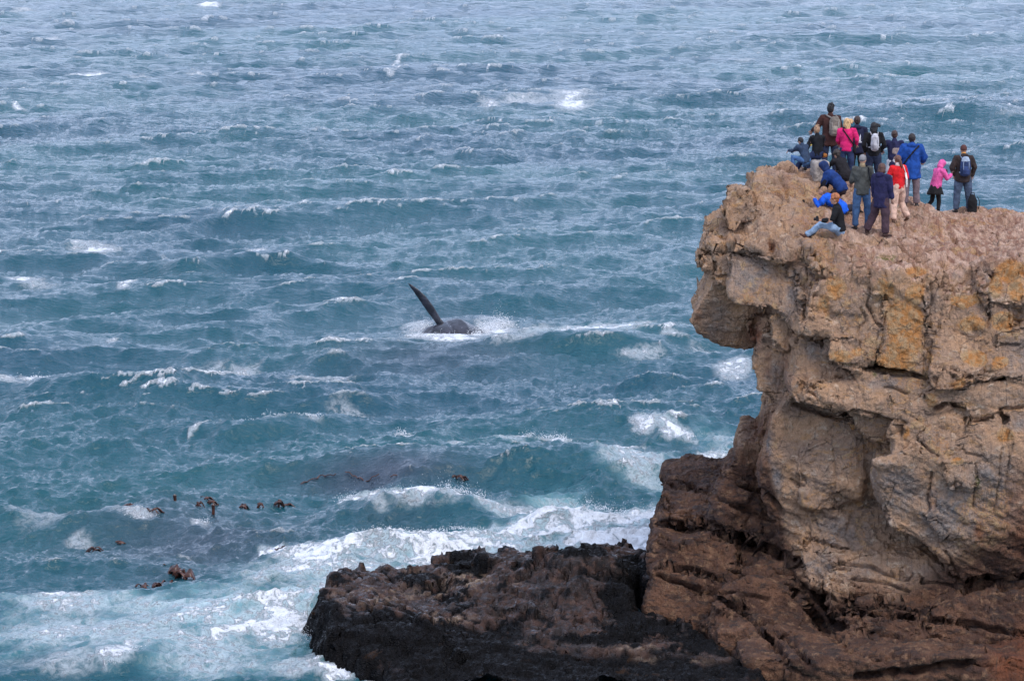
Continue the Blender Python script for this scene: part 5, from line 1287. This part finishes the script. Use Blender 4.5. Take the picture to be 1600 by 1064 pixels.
# ------------------------------------------------------------------ whale
def sea_z(x, y):
    h, dx, dy, J = sea_fields(np.array([float(x)]), np.array([float(y)])); return float(h[0])
wt = NT('whale_skin'); wv = wt.obj(); wn1 = wt.noise(wv, 2.2, 5, .6); wn2 = wt.noise(wv, 12, 4, .6)
wt.p(Base_Color=wt.mix(wt.ramp(wn1, .4, .7), (.014, .015, .021), (.040, .041, .056)), Roughness=wt.ramp(wn2, .3, .7, .06, .24))
wt.bump(wt.math('ADD', wt.math('MULTIPLY', wn1, .1), wt.math('MULTIPLY', wn2, .03)), .6, .6)
whale = bpy.data.objects.new('whale', None); COL.objects.link(whale); whale.location = (WHALE[0], WHALE[1], 0)
tag(whale, 'dark grey whale rolling at the surface with one long flipper raised', 'whale')
V, Fc = [], []
ring_tube(V, Fc, [(1.5, 1.6, -1.5), (.85, .9, -.95), (.35, .2, -.66), (-.35, -.3, -.72), (-.95, -.8, -1.35), (-1.6, -1.2, -2.1)], [(1.0, .9), (1.12, 1.08), (1.14, 1.12), (1.08, 1.05), (1.0, .95), (.7, .7)], (0, 0, 1), 28)
ball(V, Fc, (-.50, -.75, -.42), (.52, .5, .58))
v, n, f = remesh(V, Fc, .05, 3); n = vnormals(v, f)
v = v + n * (.03 * noise(v * 1.6, 401) - .05 * np.exp(-((v[:, 0] * .8 + v[:, 1] * .35 - .02 + .05 * noise(v * 2, 402)) / .05) ** 2))[:, None]
v[:, 0] *= .92
link('body', np_mesh('body', v, f), wt.m, whale)
V, Fc = [], []
fp = [(-.10, -.1, .12), (-.30, -.08, .38), (-.56, -.06, .78), (-.82, -.02, 1.14), (-1.03, .02, 1.38), (-1.22, .05, 1.57), (-1.32, .07, 1.66)]
fp = [(a * 1.16, b, .12 + (c - .12) * 1.15) for a, b, c in fp]
fr = [(.15, .10), (.14, .07), (.175, .05), (.165, .04), (.12, .03), (.065, .018), (.02, .01)]
ring_tube(V, Fc, fp, fr, (0.25, 1, .1), 20, .2)
v, n, f = remesh(V, Fc, .022, 2); n = vnormals(v, f); v = v + n * (.008 * noise(v * 5, 403))[:, None]
link('flipper', np_mesh('flipper', v, f), wt.m, whale)

# ------------------------------------------------------------------ kelp
kt = NT('kelp_blade'); kn_ = kt.noise(kt.obj(), 7, 4, .6)
kt.p(Base_Color=kt.mix(kt.ramp(kn_, .35, .65), (.028, .010, .007), (.095, .030, .015)), Roughness=.3); kt.bump(kn_, .03, .6)
def on_sea(px, py):
    z = 0.0
    for _ in range(8):
        p = Wz(px, py, z); z = .5 * z + .5 * sea_z(p[0], p[1])
    return p, z
def kelp(px, py, wpx, hpx, seed, label, stem=True):
    r_ = random.Random(seed)
    p, z = on_sea(px, py)
    sc_ = 5000 / p[1]; w = wpx / sc_; h = .82 * hpx / sc_
    o = bpy.data.objects.new('kelp', None); COL.objects.link(o); o.location = (p[0], p[1], z - .03)
    tag(o, label, 'kelp', 'brown kelp breaking the surface near the rocks')
    nb = max(2, int(wpx / 3.5))
    for b in range(nb):
        V, Fc = [], []
        x0 = r_.uniform(-.38, .38) * w; y0 = r_.uniform(-.5, .5) * w; a = r_.uniform(-.6, .6) + (0 if r_.random() < .5 else math.pi)
        ln = w * r_.uniform(.4, .8) + .10; hh = h * r_.uniform(.55, 1.15); bw = max(.035, h * .32) * r_.uniform(.7, 1.3); m = 8
        for i in range(m + 1):
            t = i / m; x = x0 + math.cos(a) * ln * (t - .15); y = y0 + math.sin(a) * ln * (t - .15)
            zz = hh * math.sin(math.pi * min(1, t * 1.15)) ** .8 - .05 * t - .02; ww = bw * (.35 + math.sin(math.pi * t) * .8)
            tw = .8 * math.sin(t * 5 + b)
            dx_, dy_ = -math.sin(a) * ww * math.cos(tw), math.cos(a) * ww * math.cos(tw)
            for s_ in (-1, 0, 1):
                for th in (.008,): V.append((x + dx_ * s_, y + dy_ * s_, zz + ww * math.sin(tw) * s_ + (.02 if s_ == 0 else r_.uniform(-.015, .015))))
        for i in range(m):
            for s_ in range(2): Fc.append((i * 3 + s_, i * 3 + s_ + 1, (i + 1) * 3 + s_ + 1, (i + 1) * 3 + s_))
        me = bpy.data.meshes.new('frond'); me.from_pydata(V, [], Fc); me.polygons.foreach_set('use_smooth', [True] * len(Fc))
        q = link('frond', me, kt.m, o); mo = q.modifiers.new('s', 'SOLIDIFY'); mo.thickness = .012
    if stem:
        V, Fc = [], []; ring_tube(V, Fc, [(0, 0, -.15), (w * .1, 0, h * .4), (w * .05, .02, h * .8)], [.028, .03, .035], n=8)
        me = bpy.data.meshes.new('stem'); me.from_pydata(V, [], Fc); link('stem', me, kt.m, o)
def strand(pts, label, seed=0):
    V, Fc = [], []
    P = []
    for px, py in pts:
        q, z = on_sea(px, py); P.append(Vector((q[0], q[1], sea_z(q[0], q[1]) + .015)))
    fine = []
    for a, b in zip(P[:-1], P[1:]):
        for k in range(6):
            q = a.lerp(b, k / 6); fine.append(Vector((q.x, q.y, sea_z(q.x, q.y) - .005 + .02 * math.sin(k * 2.1 + seed))))
    fine.append(P[-1])
    o = bpy.data.objects.new('kelp', None); COL.objects.link(o); o.location = P[0]
    tag(o, label, 'kelp', 'brown kelp breaking the surface near the rocks')
    ring_tube(V, Fc, [q - P[0] for q in fine], [(.03 + .02 * math.sin(i * 1.7), .015) for i in range(len(fine))], (0, 0, 1), 6)
    me = bpy.data.meshes.new('frond'); me.from_pydata(V, [], Fc); me.polygons.foreach_set('use_smooth', [True] * len(Fc)); link('frond', me, kt.m, o)
KELP = [(286, 902, 26, 22, 'largest red brown kelp clump, raised out of the water at lower left'), (226, 916, 20, 11, 'leftmost of the low kelp pair below the largest kelp clump'), (245, 916, 17, 10, 'right one of the low kelp pair below the largest kelp clump'),
 (308, 789, 13, 11, 'round brown kelp clump left of the middle of the row of kelp'), (331, 783, 18, 7, 'low brown kelp right of the round clump in the row'), (320, 777, 16, 5, 'flat kelp at the top of the row, behind the round clump'),
 (382, 792, 18, 9, 'low kelp clump with orange brown fronds near the middle right of the row'), (403, 790, 10, 9, 'small pointed kelp tuft between two clumps in the row'), (435, 786, 13, 10, 'pointed kelp tuft near the right end of the row'), (450, 787, 16, 5, 'flat trailing kelp at the right end of the row'),
 (236, 799, 18, 8, 'kelp lying on the wave at the left end of the row, near a splash'), (151, 857, 18, 8, 'small reddish kelp on the wave slope, furthest left'), (181, 842, 16, 6, 'faint reddish kelp up and right of the furthest left kelp'), (718, 738, 18, 7, 'reddish kelp on the face of the rising wave at centre'), (692, 743, 16, 5, 'thin kelp left of the reddish kelp on the rising wave'), (204, 787, 18, 3, 'thin dark kelp line above the left end of the row')]
for i, (a, b, c, d_, lb) in enumerate(KELP): kelp(a, b, c, d_, i + 3, lb, d_ > 8)
for i, (a, b, lb) in enumerate([(273, 784, 'short dark kelp stalk standing upright, left one of two'), (333, 800, 'short dark kelp stalk standing upright in front of the row, right one of two')]):
    p, z = on_sea(a, b)
    o = bpy.data.objects.new('kelp', None); COL.objects.link(o); o.location = (p[0], p[1], z); tag(o, lb, 'kelp', 'brown kelp breaking the surface near the rocks')
    V, Fc = [], []; ring_tube(V, Fc, [(0, 0, -.2), (.01, 0, .08), (0, 0, .19)], [.04, .045, .055], n=8)
    me = bpy.data.meshes.new('stem'); me.from_pydata(V, [], Fc); link('stem', me, kt.m, o)
strand([(256, 882), (268, 881), (280, 888)], 'thin kelp strand just above the largest clump', 1)
strand([(250, 912), (262, 910), (275, 902)], 'kelp strand joining the low pair to the largest clump', 2)
strand([(540, 748), (556, 746), (575, 744), (592, 741)], 'long dark kelp strand floating left of the rising wave', 3)
strand([(610, 742), (640, 738), (672, 741)], 'thin dark kelp strand just left of the reddish kelp on the rising wave', 6)
strand([(470, 756), (500, 752), (525, 751)], 'faint kelp strand right of the end of the kelp row', 7)
strand([(430, 856), (445, 858)], 'tiny kelp strand near the lacy foam edge', 4)

# ------------------------------------------------------------------ spray
st_ = NT('spray_water'); st_.p(Base_Color=(.82, .85, .88, 1), Roughness=.6)
def spray(items, label, name='spray'):
    r_ = np.random.default_rng(len(items) + 77)
    Vs, Fs = [], []; o_ = 0
    tet = np.array([(1, 1, 1), (-1, -1, 1), (-1, 1, -1), (1, -1, -1)]) * .6
    for (pts, n, hpx, wpx, size) in items:
        t = r_.uniform(0, len(pts) - 1, n); i = np.minimum(t.astype(int), len(pts) - 2); f = (t - i)[:, None]
        pp = np.array(pts, float); q = pp[i] * (1 - f) + pp[i + 1] * f
        q = q + r_.normal(size=(n, 2)) * np.array([wpx, wpx * .22])
        hh = np.abs(r_.exponential(.42, n)) * (0.3 + .7 * np.abs(np.sin(q[:, 0] * .21 + 2 * np.sin(q[:, 0] * .07))))
        for k in range(n):
            p = Wz(q[k, 0], q[k, 1], 0); z = zc(p)
            sc_ = 5000 / p[1]; sz = .8 * size * r_.uniform(.4, 1.3) * (1.2 - .5 * min(1, hh[k]))
            c = np.array([p[0], p[1], z + hh[k] * hpx / sc_])
            Q = np.linalg.qr(r_.normal(size=(3, 3)))[0]
            Vs.append((tet @ Q) * sz + c); Fs.append([(o_, o_ + 1, o_ + 2), (o_, o_ + 3, o_ + 1), (o_, o_ + 2, o_ + 3), (o_ + 1, o_ + 3, o_ + 2)]); o_ += 4
    me = np_mesh(name, np.concatenate(Vs), np.concatenate(Fs), False)
    o = link(name, me, st_.m); tag(o, label, 'spray', kind='stuff')
_zc = {}
def zc(p):
    k = (round(p[0] * 2), round(p[1] * 2))
    if k not in _zc: _zc[k] = sea_z(k[0] / 2, k[1] / 2)
    return _zc[k]
spray([([(535, 786), (580, 780), (630, 776), (690, 782), (760, 796)], 2600, 14, 7, .018), ([(560, 868), (640, 848), (700, 842), (770, 838)], 900, 7, 8, .016), ([(900, 822), (950, 802), (1000, 796), (1030, 800)], 1600, 16, 12, .018),
       ([(400, 990), (440, 980), (480, 985), (490, 1000)], 1300, 16, 12, .014), ([(820, 692), (865, 688), (890, 694)], 500, 10, 6, .018), ([(990, 668), (1010, 668)], 200, 10, 5, .018), ([(1050, 680), (1085, 680)], 220, 7, 5, .018), ([(1110, 725), (1140, 715)], 300, 14, 8, .018)], 'white spray thrown up along the breaking waves beside the rocks')
spray([([(745, 515), (770, 505), (795, 500)], 1700, 16, 8, .030), ([(638, 522), (665, 530), (705, 531)], 700, 6, 6, .026), ([(645, 514), (672, 505)], 500, 11, 6, .026), ([(735, 520), (750, 512)], 400, 10, 5, .026)], 'white splash around the whale')
spray([([(400, 408), (404, 408)], 260, 20, 3, .030), ([(268, 412), (280, 410)], 70, 9, 3, .028), ([(620, 682), (632, 680)], 200, 12, 3, .02), ([(200, 814), (235, 812)], 330, 10, 6, .018), ([(310, 814), (325, 814)], 160, 10, 3, .018), ([(40, 610), (85, 604)], 260, 7, 6, .026), ([(360, 662), (500, 658)], 380, 6, 5, .022), ([(170, 1046), (215, 1030)], 300, 8, 8, .014), ([(270, 410), (275, 408)], 60, 8, 3, .03)], 'small wind blown splashes on scattered wave crests')
print('done', time.time() - T0)
